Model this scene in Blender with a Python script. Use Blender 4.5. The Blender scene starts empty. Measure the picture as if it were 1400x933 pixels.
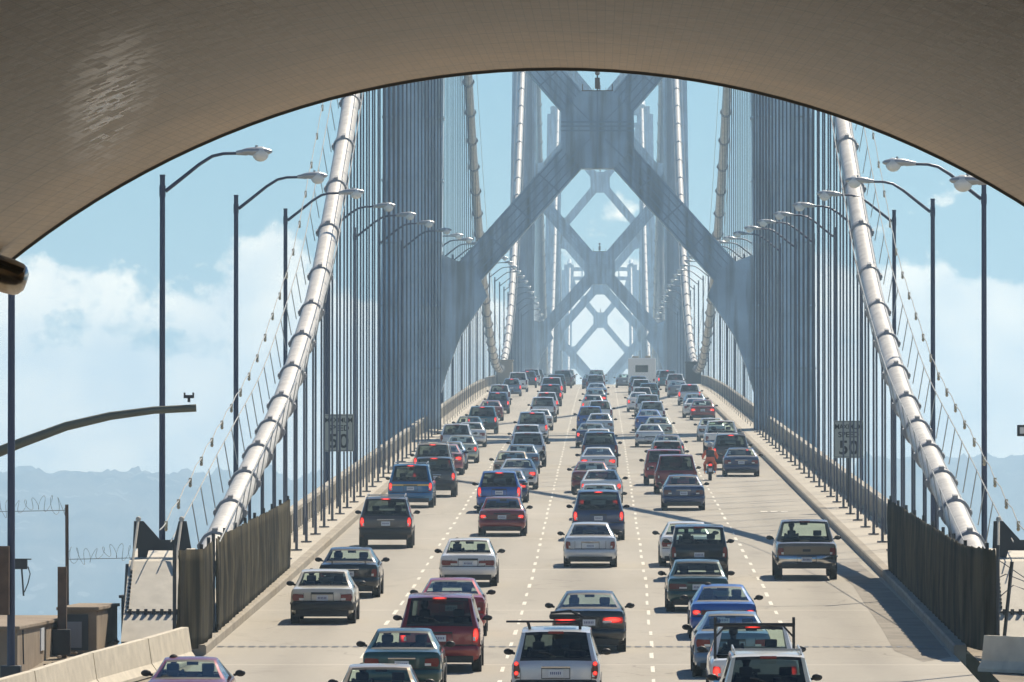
import bpy, bmesh, math, random
from mathutils import Vector, Matrix
random.seed(7)
# ------------------------------------------------------------------ camera, world, sun, exposure
S = bpy.context.scene
C = S.collection
F, CX, HY = 11000.0, 822.0, 700.0        # focal length in photo pixels, heading of the road, level of the eye
CAMZ, EYE, GR = 62.0, 8.75, 0.0269       # metres above the water, above the road, grade of the near road
cd = bpy.data.cameras.new('camera'); cam = bpy.data.objects.new('camera', cd); C.objects.link(cam)
cd.sensor_width = 36; cd.lens = F/1400*36; cd.clip_start = 0.5; cd.clip_end = 30000
cam.location = (0, 0, CAMZ)
cam.rotation_euler = (math.radians(90)+math.atan((HY-466.5)/F), 0, math.atan((CX-700)/F))
S.camera = cam
SUN = Vector((0.40, 0.80, 1.0)).normalized()
EL = math.asin(SUN.z); AZ = math.atan2(SUN.x, SUN.y)
w = bpy.data.worlds.new('World'); S.world = w; w.use_nodes = True
nt = w.node_tree; nt.nodes.clear(); N = nt.nodes.new; LK = nt.links.new
out = N('ShaderNodeOutputWorld'); bg = N('ShaderNodeBackground'); bg2 = N('ShaderNodeBackground'); mixs = N('ShaderNodeMixShader')
sky = N('ShaderNodeTexSky'); sky.sky_type = 'NISHITA'; sky.sun_disc = False
sky.sun_elevation = EL; sky.sun_rotation = AZ; sky.altitude = 0; sky.air_density = 1.0; sky.dust_density = 0.0; sky.ozone_density = 4.0
tint = N('ShaderNodeMix'); tint.data_type = 'RGBA'; tint.blend_type = 'MULTIPLY'; tint.inputs[0].default_value = 1.0
tint.inputs[7].default_value = (0.56, 0.86, 1.06, 1)
LK(sky.outputs[0], tint.inputs[6]); LK(tint.outputs[2], bg.inputs[0]); bg.inputs[1].default_value = 0.056
tc = N('ShaderNodeTexCoord'); sep = N('ShaderNodeSeparateXYZ'); LK(tc.outputs['Generated'], sep.inputs[0])
def mth(op, a, b=None, c=None, clamp=False):
    n = N('ShaderNodeMath'); n.operation = op; n.use_clamp = clamp
    for i, v in enumerate((a, b, c)):
        if v is None: continue
        if isinstance(v, (int, float)): n.inputs[i].default_value = v
        else: LK(v, n.inputs[i])
    return n.outputs[0]
nz = N('ShaderNodeTexNoise'); nz.inputs['Scale'].default_value = 55; nz.inputs['Detail'].default_value = 7; nz.inputs['Roughness'].default_value = 0.60
mp = N('ShaderNodeMapping'); mp.inputs['Scale'].default_value = (1, 1, 1.25); mp.inputs['Location'].default_value = (3.1, 0.0, 2.37)
LK(tc.outputs['Generated'], mp.inputs[0]); LK(mp.outputs[0], nz.inputs['Vector'])
# cloud bank: thick near the horizon, ragged top a couple of degrees up
thr = mth('ADD', mth('MULTIPLY', mth('SUBTRACT', nz.outputs[0], 0.5), 0.060), 0.0315)
thr = mth('ADD', thr, mth('MULTIPLY', sep.outputs[0], 0.06))
mask = mth('DIVIDE', mth('SUBTRACT', thr, sep.outputs[2]), 0.0040, clamp=True)
mask = mth('SMOOTHSTEP', mask, 0, 1) if False else mask
nz2 = N('ShaderNodeTexNoise'); nz2.inputs['Scale'].default_value = 90; nz2.inputs['Detail'].default_value = 8
LK(mp.outputs[0], nz2.inputs['Vector'])
cr = N('ShaderNodeValToRGB'); cr.color_ramp.elements[0].position = 0.35; cr.color_ramp.elements[0].color = (0.70, 0.68, 0.60, 1)
cr.color_ramp.elements[1].position = 0.62; cr.color_ramp.elements[1].color = (1.0, 0.89, 0.69, 1)
LK(nz2.outputs[0], cr.inputs[0]); LK(cr.outputs[0], bg2.inputs[0]); bg2.inputs[1].default_value = 1.34
mask2 = mth('MULTIPLY', mask, mth('MULTIPLY_ADD', nz2.outputs[0], 0.35, 0.76, clamp=True))
LK(mask2, mixs.inputs[0]); LK(bg.outputs[0], mixs.inputs[1]); LK(bg2.outputs[0], mixs.inputs[2]); LK(mixs.outputs[0], out.inputs[0])
sl = bpy.data.lights.new('sun', 'SUN'); sl.energy = 5.0; sl.angle = math.radians(0.5); sl.color = (1.0, 0.88, 0.70)
so = bpy.data.objects.new('sun', sl); C.objects.link(so); so.rotation_euler = SUN.to_track_quat('Z', 'Y').to_euler(); so.location = (40, 80, 300)
S.view_settings.view_transform = 'Standard'; S.view_settings.look = 'None'; S.view_settings.gamma = 1
S.view_settings.exposure = 0.48
S.cycles.max_bounces = 8; S.cycles.diffuse_bounces = 4; S.cycles.glossy_bounces = 4; S.cycles.transparent_max_bounces = 16; S.cycles.volume_bounces = 1
S.cycles.use_denoising = True
HAZE = 0.00030
# ------------------------------------------------------------------ place helpers
def drop(d):
    if d < 650: return 0.0
    if d < 1927: return 1.98e-5*(d-650)**2
    return 1.98e-5*1277**2 + 0.0500*(d-1927)
def rz(d): return CAMZ-EYE+GR*d-drop(d)          # height of the road surface
def cl(d): return -0.40-0.0028*max(0, 240-d) if d > 100 else -0.79   # centre line of the lanes
XB = -0.24                                        # centre line of cables and towers
def V(px, py, d): return Vector(((px-CX)*d/F, d, CAMZ+(HY-py)*d/F))
# ------------------------------------------------------------------ materials
M = {}
def new_mat(name):
    m = bpy.data.materials.new(name); m.use_nodes = True; M[name] = m
    return m, m.node_tree, m.node_tree.nodes['Principled BSDF']
def simple(name, col, rough=0.6, metal=0.0, coat=0.0, noise=0.0, nscale=3.0, bump=0.0, bscale=20, spec=0.5):
    m, t, b = new_mat(name)
    b.inputs['Base Color'].default_value = (*col, 1); b.inputs['Roughness'].default_value = rough; b.inputs['Metallic'].default_value = metal
    b.inputs['Coat Weight'].default_value = coat; b.inputs['Coat Roughness'].default_value = 0.06; b.inputs['Specular IOR Level'].default_value = spec
    if noise or bump:
        co = t.nodes.new('ShaderNodeTexCoord')
    if noise:
        n = t.nodes.new('ShaderNodeTexNoise'); n.inputs['Scale'].default_value = nscale; n.inputs['Detail'].default_value = 6
        t.links.new(co.outputs['Object'], n.inputs['Vector'])
        r = t.nodes.new('ShaderNodeMapRange'); r.inputs[1].default_value = 0.25; r.inputs[2].default_value = 0.75
        r.inputs[3].default_value = 1-noise; r.inputs[4].default_value = 1+noise
        t.links.new(n.outputs[0], r.inputs[0])
        x = t.nodes.new('ShaderNodeMix'); x.data_type = 'RGBA'; x.blend_type = 'MULTIPLY'; x.inputs[0].default_value = 1
        x.inputs[6].default_value = (*col, 1); t.links.new(r.outputs[0], x.inputs[7]); t.links.new(x.outputs[2], b.inputs['Base Color'])
    if bump:
        n = t.nodes.new('ShaderNodeTexNoise'); n.inputs['Scale'].default_value = bscale; n.inputs['Detail'].default_value = 4
        t.links.new(co.outputs['Object'], n.inputs['Vector'])
        bp = t.nodes.new('ShaderNodeBump'); bp.inputs['Strength'].default_value = bump; bp.inputs['Distance'].default_value = 0.03
        t.links.new(n.outputs[0], bp.inputs['Height']); t.links.new(bp.outputs[0], b.inputs['Normal'])
    return m
simple('steel_paint', (0.48, 0.59, 0.67), 0.6, 0, 0, 0.22, 0.5)
t_ = M['steel_paint'].node_tree; b_ = t_.nodes['Principled BSDF']; src_ = b_.inputs['Base Color'].links[0].from_socket
co_ = t_.nodes.new('ShaderNodeTexCoord'); mp_ = t_.nodes.new('ShaderNodeMapping'); mp_.inputs['Scale'].default_value = (1.6, 1.6, 0.12); t_.links.new(co_.outputs['Object'], mp_.inputs[0])
nn_ = t_.nodes.new('ShaderNodeTexNoise'); nn_.inputs['Scale'].default_value = 1.3; nn_.inputs['Detail'].default_value = 8; t_.links.new(mp_.outputs[0], nn_.inputs['Vector'])
rr_ = t_.nodes.new('ShaderNodeValToRGB'); rr_.color_ramp.elements[0].position = 0.30; rr_.color_ramp.elements[0].color = (0.62, 0.58, 0.52, 1); rr_.color_ramp.elements[1].position = 0.55; rr_.color_ramp.elements[1].color = (1.05, 1.05, 1.05, 1); t_.links.new(nn_.outputs[0], rr_.inputs[0])
mx_ = t_.nodes.new('ShaderNodeMix'); mx_.data_type = 'RGBA'; mx_.blend_type = 'MULTIPLY'; mx_.inputs[0].default_value = 1; t_.links.new(src_, mx_.inputs[6]); t_.links.new(rr_.outputs[0], mx_.inputs[7]); t_.links.new(mx_.outputs[2], b_.inputs['Base Color'])
simple('seam_paint', (0.36, 0.45, 0.52), 0.7)
simple('cable_paint', (0.55, 0.53, 0.49), 0.5, 0.0, 0, 0.22, 2.2, bump=0.5, bscale=5)
simple('band_paint', (0.27, 0.28, 0.30), 0.55, 0.1)
simple('rope_steel', (0.10, 0.11, 0.14), 0.5, 0.3)
simple('rope_light', (0.45, 0.45, 0.42), 0.5)
simple('lamp_pole', (0.045, 0.055, 0.10), 0.45, 0.3)
simple('lamp_head', (0.38, 0.40, 0.42), 0.35, 0.3)
simple('lamp_lens', (0.70, 0.72, 0.70), 0.15)
simple('parapet_concrete', (0.40, 0.37, 0.31), 0.9, noise=0.18, nscale=0.8, bump=0.3)
simple('walk_concrete', (0.46, 0.42, 0.35), 0.9, noise=0.14, nscale=0.7, bump=0.3)
simple('kerb_concrete', (0.32, 0.28, 0.22), 0.9, noise=0.25, nscale=1.2, bump=0.4)
simple('barrier_concrete', (0.60, 0.54, 0.43), 0.9, noise=0.16, nscale=2.5, bump=0.4)
simple('brown_concrete', (0.27, 0.21, 0.15), 0.9, noise=0.25, nscale=1.5, bump=0.4)
simple('dark_steel', (0.055, 0.06, 0.065), 0.5, 0.4)
simple('plate_steel', (0.52, 0.48, 0.40), 0.6, 0.0, noise=0.16, nscale=2.5)
simple('rust_post', (0.12, 0.075, 0.05), 0.8, noise=0.3, nscale=5)
simple('marking', (0.66, 0.63, 0.54), 0.7, noise=0.25, nscale=4)
simple('joint_steel', (0.09, 0.09, 0.09), 0.5, 0.5)
simple('tar_and_shade', (0.23, 0.205, 0.17), 0.9, noise=0.25, nscale=1.0, bump=0.4)
simple('tyre', (0.018, 0.018, 0.018), 0.85)
simple('rim', (0.42, 0.43, 0.45), 0.3, 0.8)
simple('black_plastic', (0.018, 0.018, 0.02), 0.55)
simple('interior', (0.018, 0.018, 0.020), 0.85)
simple('plate_white', (0.62, 0.66, 0.70), 0.5)
simple('plate_ink', (0.10, 0.12, 0.25), 0.5)
simple('chrome', (0.6, 0.6, 0.6), 0.15, 1.0)
simple('amber', (0.8, 0.28, 0.05), 0.25)
simple('yellow_stripe', (0.75, 0.50, 0.08), 0.5)
simple('skin', (0.45, 0.27, 0.19), 0.6)
simple('dark_cloth', (0.03, 0.035, 0.045), 0.9)
simple('orange_jacket', (0.62, 0.12, 0.035), 0.8)
simple('hair', (0.02, 0.015, 0.012), 0.8)
simple('helmet', (0.35, 0.36, 0.38), 0.2, 0, 1)
simple('sign_face', (0.36, 0.39, 0.36), 0.6)
simple('sign_ink', (0.015, 0.015, 0.015), 0.6)
simple('bronze', (0.42, 0.40, 0.37), 0.22, 0.85, noise=0.2, nscale=3)
simple('arm_green', (0.11, 0.12, 0.09), 0.55, 0.1)
simple('green_plain', (0.060, 0.050, 0.028), 0.95, noise=0.6, nscale=1.1, spec=0.1)
def fabric():
    m, t, b = new_mat('green_mesh'); n = t.nodes.new; l = t.links.new
    co = n('ShaderNodeTexCoord'); mp_ = n('ShaderNodeMapping'); mp_.inputs['Scale'].default_value = (2.0, 1.1, 0.10); l(co.outputs['Object'], mp_.inputs[0])
    n1 = n('ShaderNodeTexNoise'); n1.inputs['Scale'].default_value = 2.6; n1.inputs['Detail'].default_value = 6; l(mp_.outputs[0], n1.inputs['Vector'])
    r = n('ShaderNodeValToRGB'); r.color_ramp.elements[0].position = 0.38; r.color_ramp.elements[0].color = (0.016, 0.014, 0.009, 1); r.color_ramp.elements[1].position = 0.68; r.color_ramp.elements[1].color = (0.095, 0.082, 0.052, 1)  # light and dark of the vertical folds painted into the cloth colour
    l(n1.outputs[0], r.inputs[0]); l(r.outputs[0], b.inputs['Base Color']); b.inputs['Roughness'].default_value = 0.95; b.inputs['Specular IOR Level'].default_value = 0.1
fabric()
simple('tan_tarp', (0.35, 0.31, 0.25), 0.9)
simple('bulb_glass', (0.42, 0.36, 0.25), 0.3)
simple('soil', (0.24, 0.20, 0.15), 0.95, noise=0.35, nscale=0.9, bump=0.6)
simple('anchorage', (0.38, 0.35, 0.30), 0.9, noise=0.15, nscale=0.1)
def emis(name, col, strength, base=(0.4, 0.01, 0.01)):
    m, t, b = new_mat(name); b.inputs['Base Color'].default_value = (*base, 1); b.inputs['Roughness'].default_value = 0.25
    b.inputs['Emission Color'].default_value = (*col, 1); b.inputs['Emission Strength'].default_value = strength
emis('tail_lit', (1.0, 0.05, 0.035), 2.2)
t_ = M['tail_lit'].node_tree; co_ = t_.nodes.new('ShaderNodeTexCoord'); vm_ = t_.nodes.new('ShaderNodeVectorMath'); vm_.operation = 'SUBTRACT'; vm_.inputs[1].default_value = (0.5, 0.5, 0.55)
t_.links.new(co_.outputs['Generated'], vm_.inputs[0]); vs_ = t_.nodes.new('ShaderNodeVectorMath'); vs_.operation = 'MULTIPLY'; vs_.inputs[1].default_value = (1, 0, 1); t_.links.new(vm_.outputs[0], vs_.inputs[0])
vl_ = t_.nodes.new('ShaderNodeVectorMath'); vl_.operation = 'LENGTH'; t_.links.new(vs_.outputs[0], vl_.inputs[0]); mr_ = t_.nodes.new('ShaderNodeMapRange'); mr_.interpolation_type = 'SMOOTHSTEP'
mr_.inputs[1].default_value = 0.12; mr_.inputs[2].default_value = 0.52; mr_.inputs[3].default_value = 1.9; mr_.inputs[4].default_value = 0.12; t_.links.new(vl_.outputs['Value'], mr_.inputs[0]); t_.links.new(mr_.outputs[0], t_.nodes['Principled BSDF'].inputs['Emission Strength'])
simple('tail_off', (0.17, 0.006, 0.005), 0.25, 0, 0.3)
simple('tail_smoked', (0.09, 0.008, 0.008), 0.2, 0, 0.6)
emis('amber_lit', (1.0, 0.30, 0.04), 2.2, (0.8, 0.3, 0.05))
def glass(name, tintc, gl=0.10):
    m, t, b = new_mat(name); o = t.nodes['Material Output']; t.nodes.remove(b)
    tr = t.nodes.new('ShaderNodeBsdfTransparent'); tr.inputs[0].default_value = (*tintc, 1)
    g = t.nodes.new('ShaderNodeBsdfGlossy'); g.inputs['Roughness'].default_value = 0.04; g.inputs[0].default_value = (0.9, 0.95, 1, 1)
    fr = t.nodes.new('ShaderNodeLayerWeight'); fr.inputs['Blend'].default_value = 0.5
    pw = t.nodes.new('ShaderNodeMath'); pw.operation = 'POWER'; pw.inputs[1].default_value = 4.0; t.links.new(fr.outputs['Facing'], pw.inputs[0])
    ma = t.nodes.new('ShaderNodeMath'); ma.operation = 'MULTIPLY_ADD'; ma.inputs[1].default_value = 0.75; ma.inputs[2].default_value = 0.05; ma.use_clamp = True; t.links.new(pw.outputs[0], ma.inputs[0])
    mx = t.nodes.new('ShaderNodeMixShader'); t.links.new(ma.outputs[0], mx.inputs[0]); t.links.new(tr.outputs[0], mx.inputs[1]); t.links.new(g.outputs[0], mx.inputs[2])
    t.links.new(mx.outputs[0], o.inputs[0])
glass('glass_clear', (0.80, 0.90, 0.85)); glass('glass_dark', (0.16, 0.20, 0.20))
# road: pale concrete with tyre wear, oil tracks, cross joints
def road_material():
    m, t, b = new_mat('road_concrete'); n = t.nodes.new; l = t.links.new
    co = n('ShaderNodeTexCoord'); sx = n('ShaderNodeSeparateXYZ'); l(co.outputs['Object'], sx.inputs[0])
    def mm(op, a, bb=None, cc=None, clamp=False):
        q = n('ShaderNodeMath'); q.operation = op; q.use_clamp = clamp
        for i, v in enumerate((a, bb, cc)):
            if v is None: continue
            if isinstance(v, (int, float)): q.inputs[i].default_value = v
            else: l(v, q.inputs[i])
        return q.outputs[0]
    n1 = n('ShaderNodeTexNoise'); n1.inputs['Scale'].default_value = 0.25; n1.inputs['Detail'].default_value = 8
    mpp = n('ShaderNodeMapping'); mpp.inputs['Scale'].default_value = (1.6, 0.14, 1); l(co.outputs['Object'], mpp.inputs[0]); l(mpp.outputs[0], n1.inputs['Vector'])
    n2 = n('ShaderNodeTexNoise'); n2.inputs['Scale'].default_value = 6; n2.inputs['Detail'].default_value = 5; l(co.outputs['Object'], n2.inputs['Vector'])
    val = mm('ADD', mm('MULTIPLY', mm('SUBTRACT', n1.outputs[0], 0.5), 0.55), mm('MULTIPLY', mm('SUBTRACT', n2.outputs[0], 0.5), 0.20))
    # oil-darkened middle of each lane
    u = mm('FRACT', mm('DIVIDE', mm('ADD', sx.outputs[0], 0.4+8.75), 3.5))
    oil = mm('POWER', mm('SINE', mm('MULTIPLY', u, math.pi)), 6)
    val = mm('SUBTRACT', mm('ADD', 1.0, val), mm('MULTIPLY', oil, 0.12))
    # filled joints across the deck, paler than the slabs
    jf = mm('FRACT', mm('DIVIDE', mm('SUBTRACT', sx.outputs[1], 223.5), 33.0))
    jn = mm('LESS_THAN', jf, 0.013); val = mm('MULTIPLY_ADD', jn, 0.20, val)
    jf2 = mm('FRACT', mm('DIVIDE', sx.outputs[1], 8.9)); j2 = mm('LESS_THAN', jf2, 0.02); val = mm('MULTIPLY_ADD', j2, -0.05, val)
    n3 = n('ShaderNodeTexVoronoi'); n3.feature = 'DISTANCE_TO_EDGE'; n3.inputs['Scale'].default_value = 0.12; 
    nd = n('ShaderNodeTexNoise'); nd.inputs['Scale'].default_value = 0.6; l(co.outputs['Object'], nd.inputs['Vector'])
    ad = n('ShaderNodeVectorMath'); ad.operation = 'ADD'; l(co.outputs['Object'], ad.inputs[0]); l(nd.outputs[1], ad.inputs[1]); l(ad.outputs[0], n3.inputs['Vector'])
    n5 = n('ShaderNodeTexNoise'); n5.inputs['Scale'].default_value = 0.9; n5.inputs['Detail'].default_value = 3; mp5 = n('ShaderNodeMapping'); mp5.inputs['Scale'].default_value = (1, .25, 1); l(co.outputs['Object'], mp5.inputs[0]); l(mp5.outputs[0], n5.inputs['Vector'])
    val = mm('MULTIPLY_ADD', mm('MULTIPLY', mm('SUBTRACT', n5.outputs[0], 0.60, clamp=True), 2.0, clamp=True), -0.5, val)
    crk = mm('LESS_THAN', n3.outputs[0], 0.0035); val = mm('MULTIPLY_ADD', crk, -0.22, val)
    cm = n('ShaderNodeMix'); cm.data_type = 'RGBA'; cm.blend_type = 'MULTIPLY'; cm.inputs[0].default_value = 1; cm.inputs[6].default_value = (0.37, 0.342, 0.292, 1)
    l(val, cm.inputs[7]); l(cm.outputs[2], b.inputs['Base Color']); b.inputs['Roughness'].default_value = 0.85; b.inputs['Specular IOR Level'].default_value = 0.25
    bp = n('ShaderNodeBump'); bp.inputs['Strength'].default_value = 0.25; bp.inputs['Distance'].default_value = 0.02; l(n2.outputs[0], bp.inputs['Height']); l(bp.outputs[0], b.inputs['Normal'])
road_material()
def tile_material():
    m, t, b = new_mat('tunnel_tile'); n = t.nodes.new; l = t.links.new
    uv = n('ShaderNodeUVMap'); uv.uv_map = 'uv'
    def mm(op, x, y=None, z=None, clamp=False):
        q_ = n('ShaderNodeMath'); q_.operation = op; q_.use_clamp = clamp
        for i_, v_ in enumerate((x, y, z)):
            if v_ is None: continue
            if isinstance(v_, (int, float)): q_.inputs[i_].default_value = v_
            else: l(v_, q_.inputs[i_])
        return q_.outputs[0]
    s0 = n('ShaderNodeSeparateXYZ'); l(uv.outputs[0], s0.inputs[0])
    gu, gv = mm('DIVIDE', s0.outputs[0], 0.10), mm('DIVIDE', s0.outputs[1], 0.36)
    gap = mm('MAXIMUM', mm('LESS_THAN', mm('FRACT', gu), 0.10), mm('LESS_THAN', mm('FRACT', gv), 0.16))
    cid = n('ShaderNodeCombineXYZ'); l(mm('FLOOR', gu), cid.inputs[0]); l(mm('FLOOR', gv), cid.inputs[1])
    wn = n('ShaderNodeTexWhiteNoise'); wn.noise_dimensions = '2D'; l(cid.outputs[0], wn.inputs['Vector'])
    brm = n('ShaderNodeMix'); brm.data_type = 'RGBA'; brm.inputs[6].default_value = (0.38, 0.28, 0.17, 1); brm.inputs[7].default_value = (0.31, 0.225, 0.14, 1); l(wn.outputs['Value'], brm.inputs[0])
    brg = n('ShaderNodeMix'); brg.data_type = 'RGBA'; l(mm('MULTIPLY', gap, 0.55), brg.inputs[0]); l(brm.outputs[2], brg.inputs[6]); brg.inputs[7].default_value = (0.12, 0.09, 0.06, 1)
    # a glossier patch shaped to make the glint high on the left haunch
    npz = n('ShaderNodeTexNoise'); npz.inputs['Scale'].default_value = 0.9; npz.inputs['Detail'].default_value = 4; l(uv.outputs[0], npz.inputs['Vector'])
    dv = mm('DIVIDE', mm('SUBTRACT', s0.outputs[1], 89.0), 15.0); du = mm('DIVIDE', mm('SUBTRACT', mm('SUBTRACT', s0.outputs[0], 23.75), mm('MULTIPLY', dv, 1.07)), 0.58)
    rad_ = mm('SQRT', mm('ADD', mm('MULTIPLY', du, du), mm('MULTIPLY', dv, dv)))
    glint_mask = mm('MULTIPLY', mm('SUBTRACT', 1.15, rad_, clamp=True), mm('MULTIPLY', mm('SUBTRACT', npz.outputs[0], 0.36, clamp=True), 6.0, clamp=True), clamp=True)
    glint_mask = mm('MULTIPLY', glint_mask, mm('GREATER_THAN', wn.outputs['Value'], 0.35))
    mp1 = n('ShaderNodeMapping'); mp1.inputs['Scale'].default_value = (0.5, 0.10, 1); l(uv.outputs[0], mp1.inputs[0])
    n1 = n('ShaderNodeTexNoise'); n1.inputs['Scale'].default_value = 1.6; n1.inputs['Detail'].default_value = 9; n1.inputs['Roughness'].default_value = 0.62; l(mp1.outputs[0], n1.inputs['Vector'])
    r1 = n('ShaderNodeMapRange'); r1.inputs[1].default_value = 0.3; r1.inputs[2].default_value = 0.62; r1.inputs[3].default_value = 0.76; r1.inputs[4].default_value = 1.10; l(n1.outputs[0], r1.inputs[0])
    # sooty joints every few metres round the vault
    sp = n('ShaderNodeSeparateXYZ'); l(uv.outputs[0], sp.inputs[0])
    q = n('ShaderNodeMath'); q.operation = 'PINGPONG'; q.inputs[1].default_value = 1.9; l(sp.outputs[1], q.inputs[0])
    r2 = n('ShaderNodeMapRange'); r2.inputs[1].default_value = 0.0; r2.inputs[2].default_value = 0.14; r2.inputs[3].default_value = 0.50; r2.inputs[4].default_value = 1.0; l(q.outputs[0], r2.inputs[0])
    mu = n('ShaderNodeMath'); mu.operation = 'MULTIPLY'; l(r1.outputs[0], mu.inputs[0]); l(r2.outputs[0], mu.inputs[1])
    cm = n('ShaderNodeMix'); cm.data_type = 'RGBA'; cm.blend_type = 'MULTIPLY'; cm.inputs[0].default_value = 1; l(brg.outputs[2], cm.inputs[6]); l(mu.outputs[0], cm.inputs[7])
    l(cm.outputs[2], b.inputs['Base Color']); b.inputs['Specular IOR Level'].default_value = 0.4
    l(mm('MULTIPLY_ADD', glint_mask, -0.24, 0.42), b.inputs['Roughness'])
    # every tile sits at its own slight tilt, so some catch the light
    sb = n('ShaderNodeVectorMath'); sb.operation = 'SUBTRACT'; sb.inputs[1].default_value = (0.5, 0.5, 0.5); l(wn.outputs['Color'], sb.inputs[0])
    sc = n('ShaderNodeVectorMath'); sc.operation = 'SCALE'; sc.inputs[3].default_value = 0.05; l(sb.outputs[0], sc.inputs[0])
    ge = n('ShaderNodeNewGeometry'); ad = n('ShaderNodeVectorMath'); ad.operation = 'ADD'; l(ge.outputs['Normal'], ad.inputs[0]); l(sc.outputs[0], ad.inputs[1])
    nm = n('ShaderNodeVectorMath'); nm.operation = 'NORMALIZE'; l(ad.outputs[0], nm.inputs[0]); l(nm.outputs[0], b.inputs['Normal'])
tile_material()
def hill_material():
    m, t, b = new_mat('hillside'); n = t.nodes.new; l = t.links.new
    co = n('ShaderNodeTexCoord'); n1 = n('ShaderNodeTexNoise'); n1.inputs['Scale'].default_value = 0.02; n1.inputs['Detail'].default_value = 9; n1.inputs['Roughness'].default_value = 0.65
    l(co.outputs['Object'], n1.inputs['Vector']); r = n('ShaderNodeValToRGB'); l(n1.outputs[0], r.inputs[0])
    r.color_ramp.elements[0].position = 0.38; r.color_ramp.elements[0].color = (0.02, 0.035, 0.02, 1)
    r.color_ramp.elements[1].position = 0.66; r.color_ramp.elements[1].color = (0.16, 0.15, 0.11, 1)
    vo = n('ShaderNodeTexVoronoi'); vo.inputs['Scale'].default_value = 0.045; l(co.outputs['Object'], vo.inputs['Vector'])
    n2 = n('ShaderNodeTexNoise'); n2.inputs['Scale'].default_value = 0.004; l(co.outputs['Object'], n2.inputs['Vector'])
    c1 = n('ShaderNodeMath'); c1.operation = 'LESS_THAN'; c1.inputs[1].default_value = 0.26; l(vo.outputs['Distance'], c1.inputs[0])
    c2 = n('ShaderNodeMath'); c2.operation = 'GREATER_THAN'; c2.inputs[1].default_value = 0.54; l(n2.outputs[0], c2.inputs[0])
    c3 = n('ShaderNodeMath'); c3.operation = 'MULTIPLY'; l(c1.outputs[0], c3.inputs[0]); l(c2.outputs[0], c3.inputs[1])
    mx = n('ShaderNodeMix'); mx.data_type = 'RGBA'; l(c3.outputs[0], mx.inputs[0]); l(r.outputs[0], mx.inputs[6]); mx.inputs[7].default_value = (0.26, 0.25, 0.21, 1)
    l(mx.outputs[2], b.inputs['Base Color']); b.inputs['Roughness'].default_value = 0.95
hill_material()
def water_material():
    m, t, b = new_mat('bay_water'); n = t.nodes.new; l = t.links.new
    b.inputs['Base Color'].default_value = (0.03, 0.10, 0.14, 1); b.inputs['Roughness'].default_value = 0.25
    co = n('ShaderNodeTexCoord'); n1 = n('ShaderNodeTexNoise'); n1.inputs['Scale'].default_value = 0.15; n1.inputs['Detail'].default_value = 4; l(co.outputs['Object'], n1.inputs['Vector'])
    bp = n('ShaderNodeBump'); bp.inputs['Strength'].default_value = 0.6; bp.inputs['Distance'].default_value = 1.0; l(n1.outputs[0], bp.inputs['Height']); l(bp.outputs[0], b.inputs['Normal'])
water_material()
PC = {'bright teal': (0.008, 0.17, 0.40), 'white': (0.80, 0.79, 0.76), 'cream': (0.70, 0.66, 0.55), 'silver': (0.58, 0.61, 0.64), 'grey': (0.22, 0.235, 0.26), 'dark grey': (0.055, 0.055, 0.06),
      'black': (0.005, 0.006, 0.009), 'navy': (0.010, 0.035, 0.13), 'blue': (0.010, 0.10, 0.44), 'pale blue': (0.28, 0.42, 0.58), 'blue grey': (0.13, 0.22, 0.34),
      'teal': (0.010, 0.15, 0.20), 'dark green': (0.006, 0.06, 0.055), 'pale green': (0.42, 0.47, 0.40), 'red': (0.43, 0.014, 0.016), 'maroon': (0.24, 0.014, 0.016),
      'dark red': (0.25, 0.010, 0.014), 'brown': (0.10, 0.08, 0.07), 'tan': (0.45, 0.36, 0.24), 'gold': (0.20, 0.155, 0.105), 'purple': (0.045, 0.022, 0.08), 'rose': (0.40, 0.12, 0.14)}
for k_, c_ in PC.items(): simple('paint_'+k_.replace(' ', '_'), c_ if max(c_) > .44 else tuple(v*.85 for v in c_), 0.32, 0.25 if k_ not in ('white', 'cream') else 0.0, 0.9)
def paint(k): return M['paint_'+k.replace(' ', '_')]
# ------------------------------------------------------------------ mesh helpers
def obj(name, bm, mat, parent=None, smooth=False, sharp=40):
    me = bpy.data.meshes.new(name)
    bmesh.ops.recalc_face_normals(bm, faces=bm.faces[:])
    if smooth:
        for f in bm.faces: f.smooth = True
        a = math.radians(sharp)
        for e in bm.edges:
            if len(e.link_faces) == 2 and e.calc_face_angle(0) > a: e.smooth = False
    bm.to_mesh(me); bm.free()
    o = bpy.data.objects.new(name, me); C.objects.link(o)
    if mat is not None: me.materials.append(M[mat] if isinstance(mat, str) else mat)
    if parent is not None: o.parent = parent
    return o
def tag(o, label=None, cat=None, group=None, kind=None):
    if label: o['label'] = label
    if cat: o['category'] = cat
    if group: o['group'] = group
    if kind: o['kind'] = kind
    return o
def empty(name, loc=(0, 0, 0), rz_=0, **k):
    o = bpy.data.objects.new(name, None); C.objects.link(o); o.location = loc; o.rotation_euler = (0, 0, rz_); o.empty_display_size = 0.3
    return tag(o, **k)
def B(): return bmesh.new()
def box(bm, x0, x1, y0, y1, z0, z1, bev=0):
    vs = [bm.verts.new((x, y, z)) for z in (z0, z1) for y in (y0, y1) for x in (x0, x1)]
    fs = []
    for q in ((0, 2, 3, 1), (4, 5, 7, 6), (0, 1, 5, 4), (2, 6, 7, 3), (0, 4, 6, 2), (1, 3, 7, 5)): fs.append(bm.faces.new([vs[i] for i in q]))
    if bev:
        es = list({e for f in fs for e in f.edges}); bmesh.ops.bevel(bm, geom=es, offset=bev, segments=2, affect='EDGES', profile=0.6)
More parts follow.
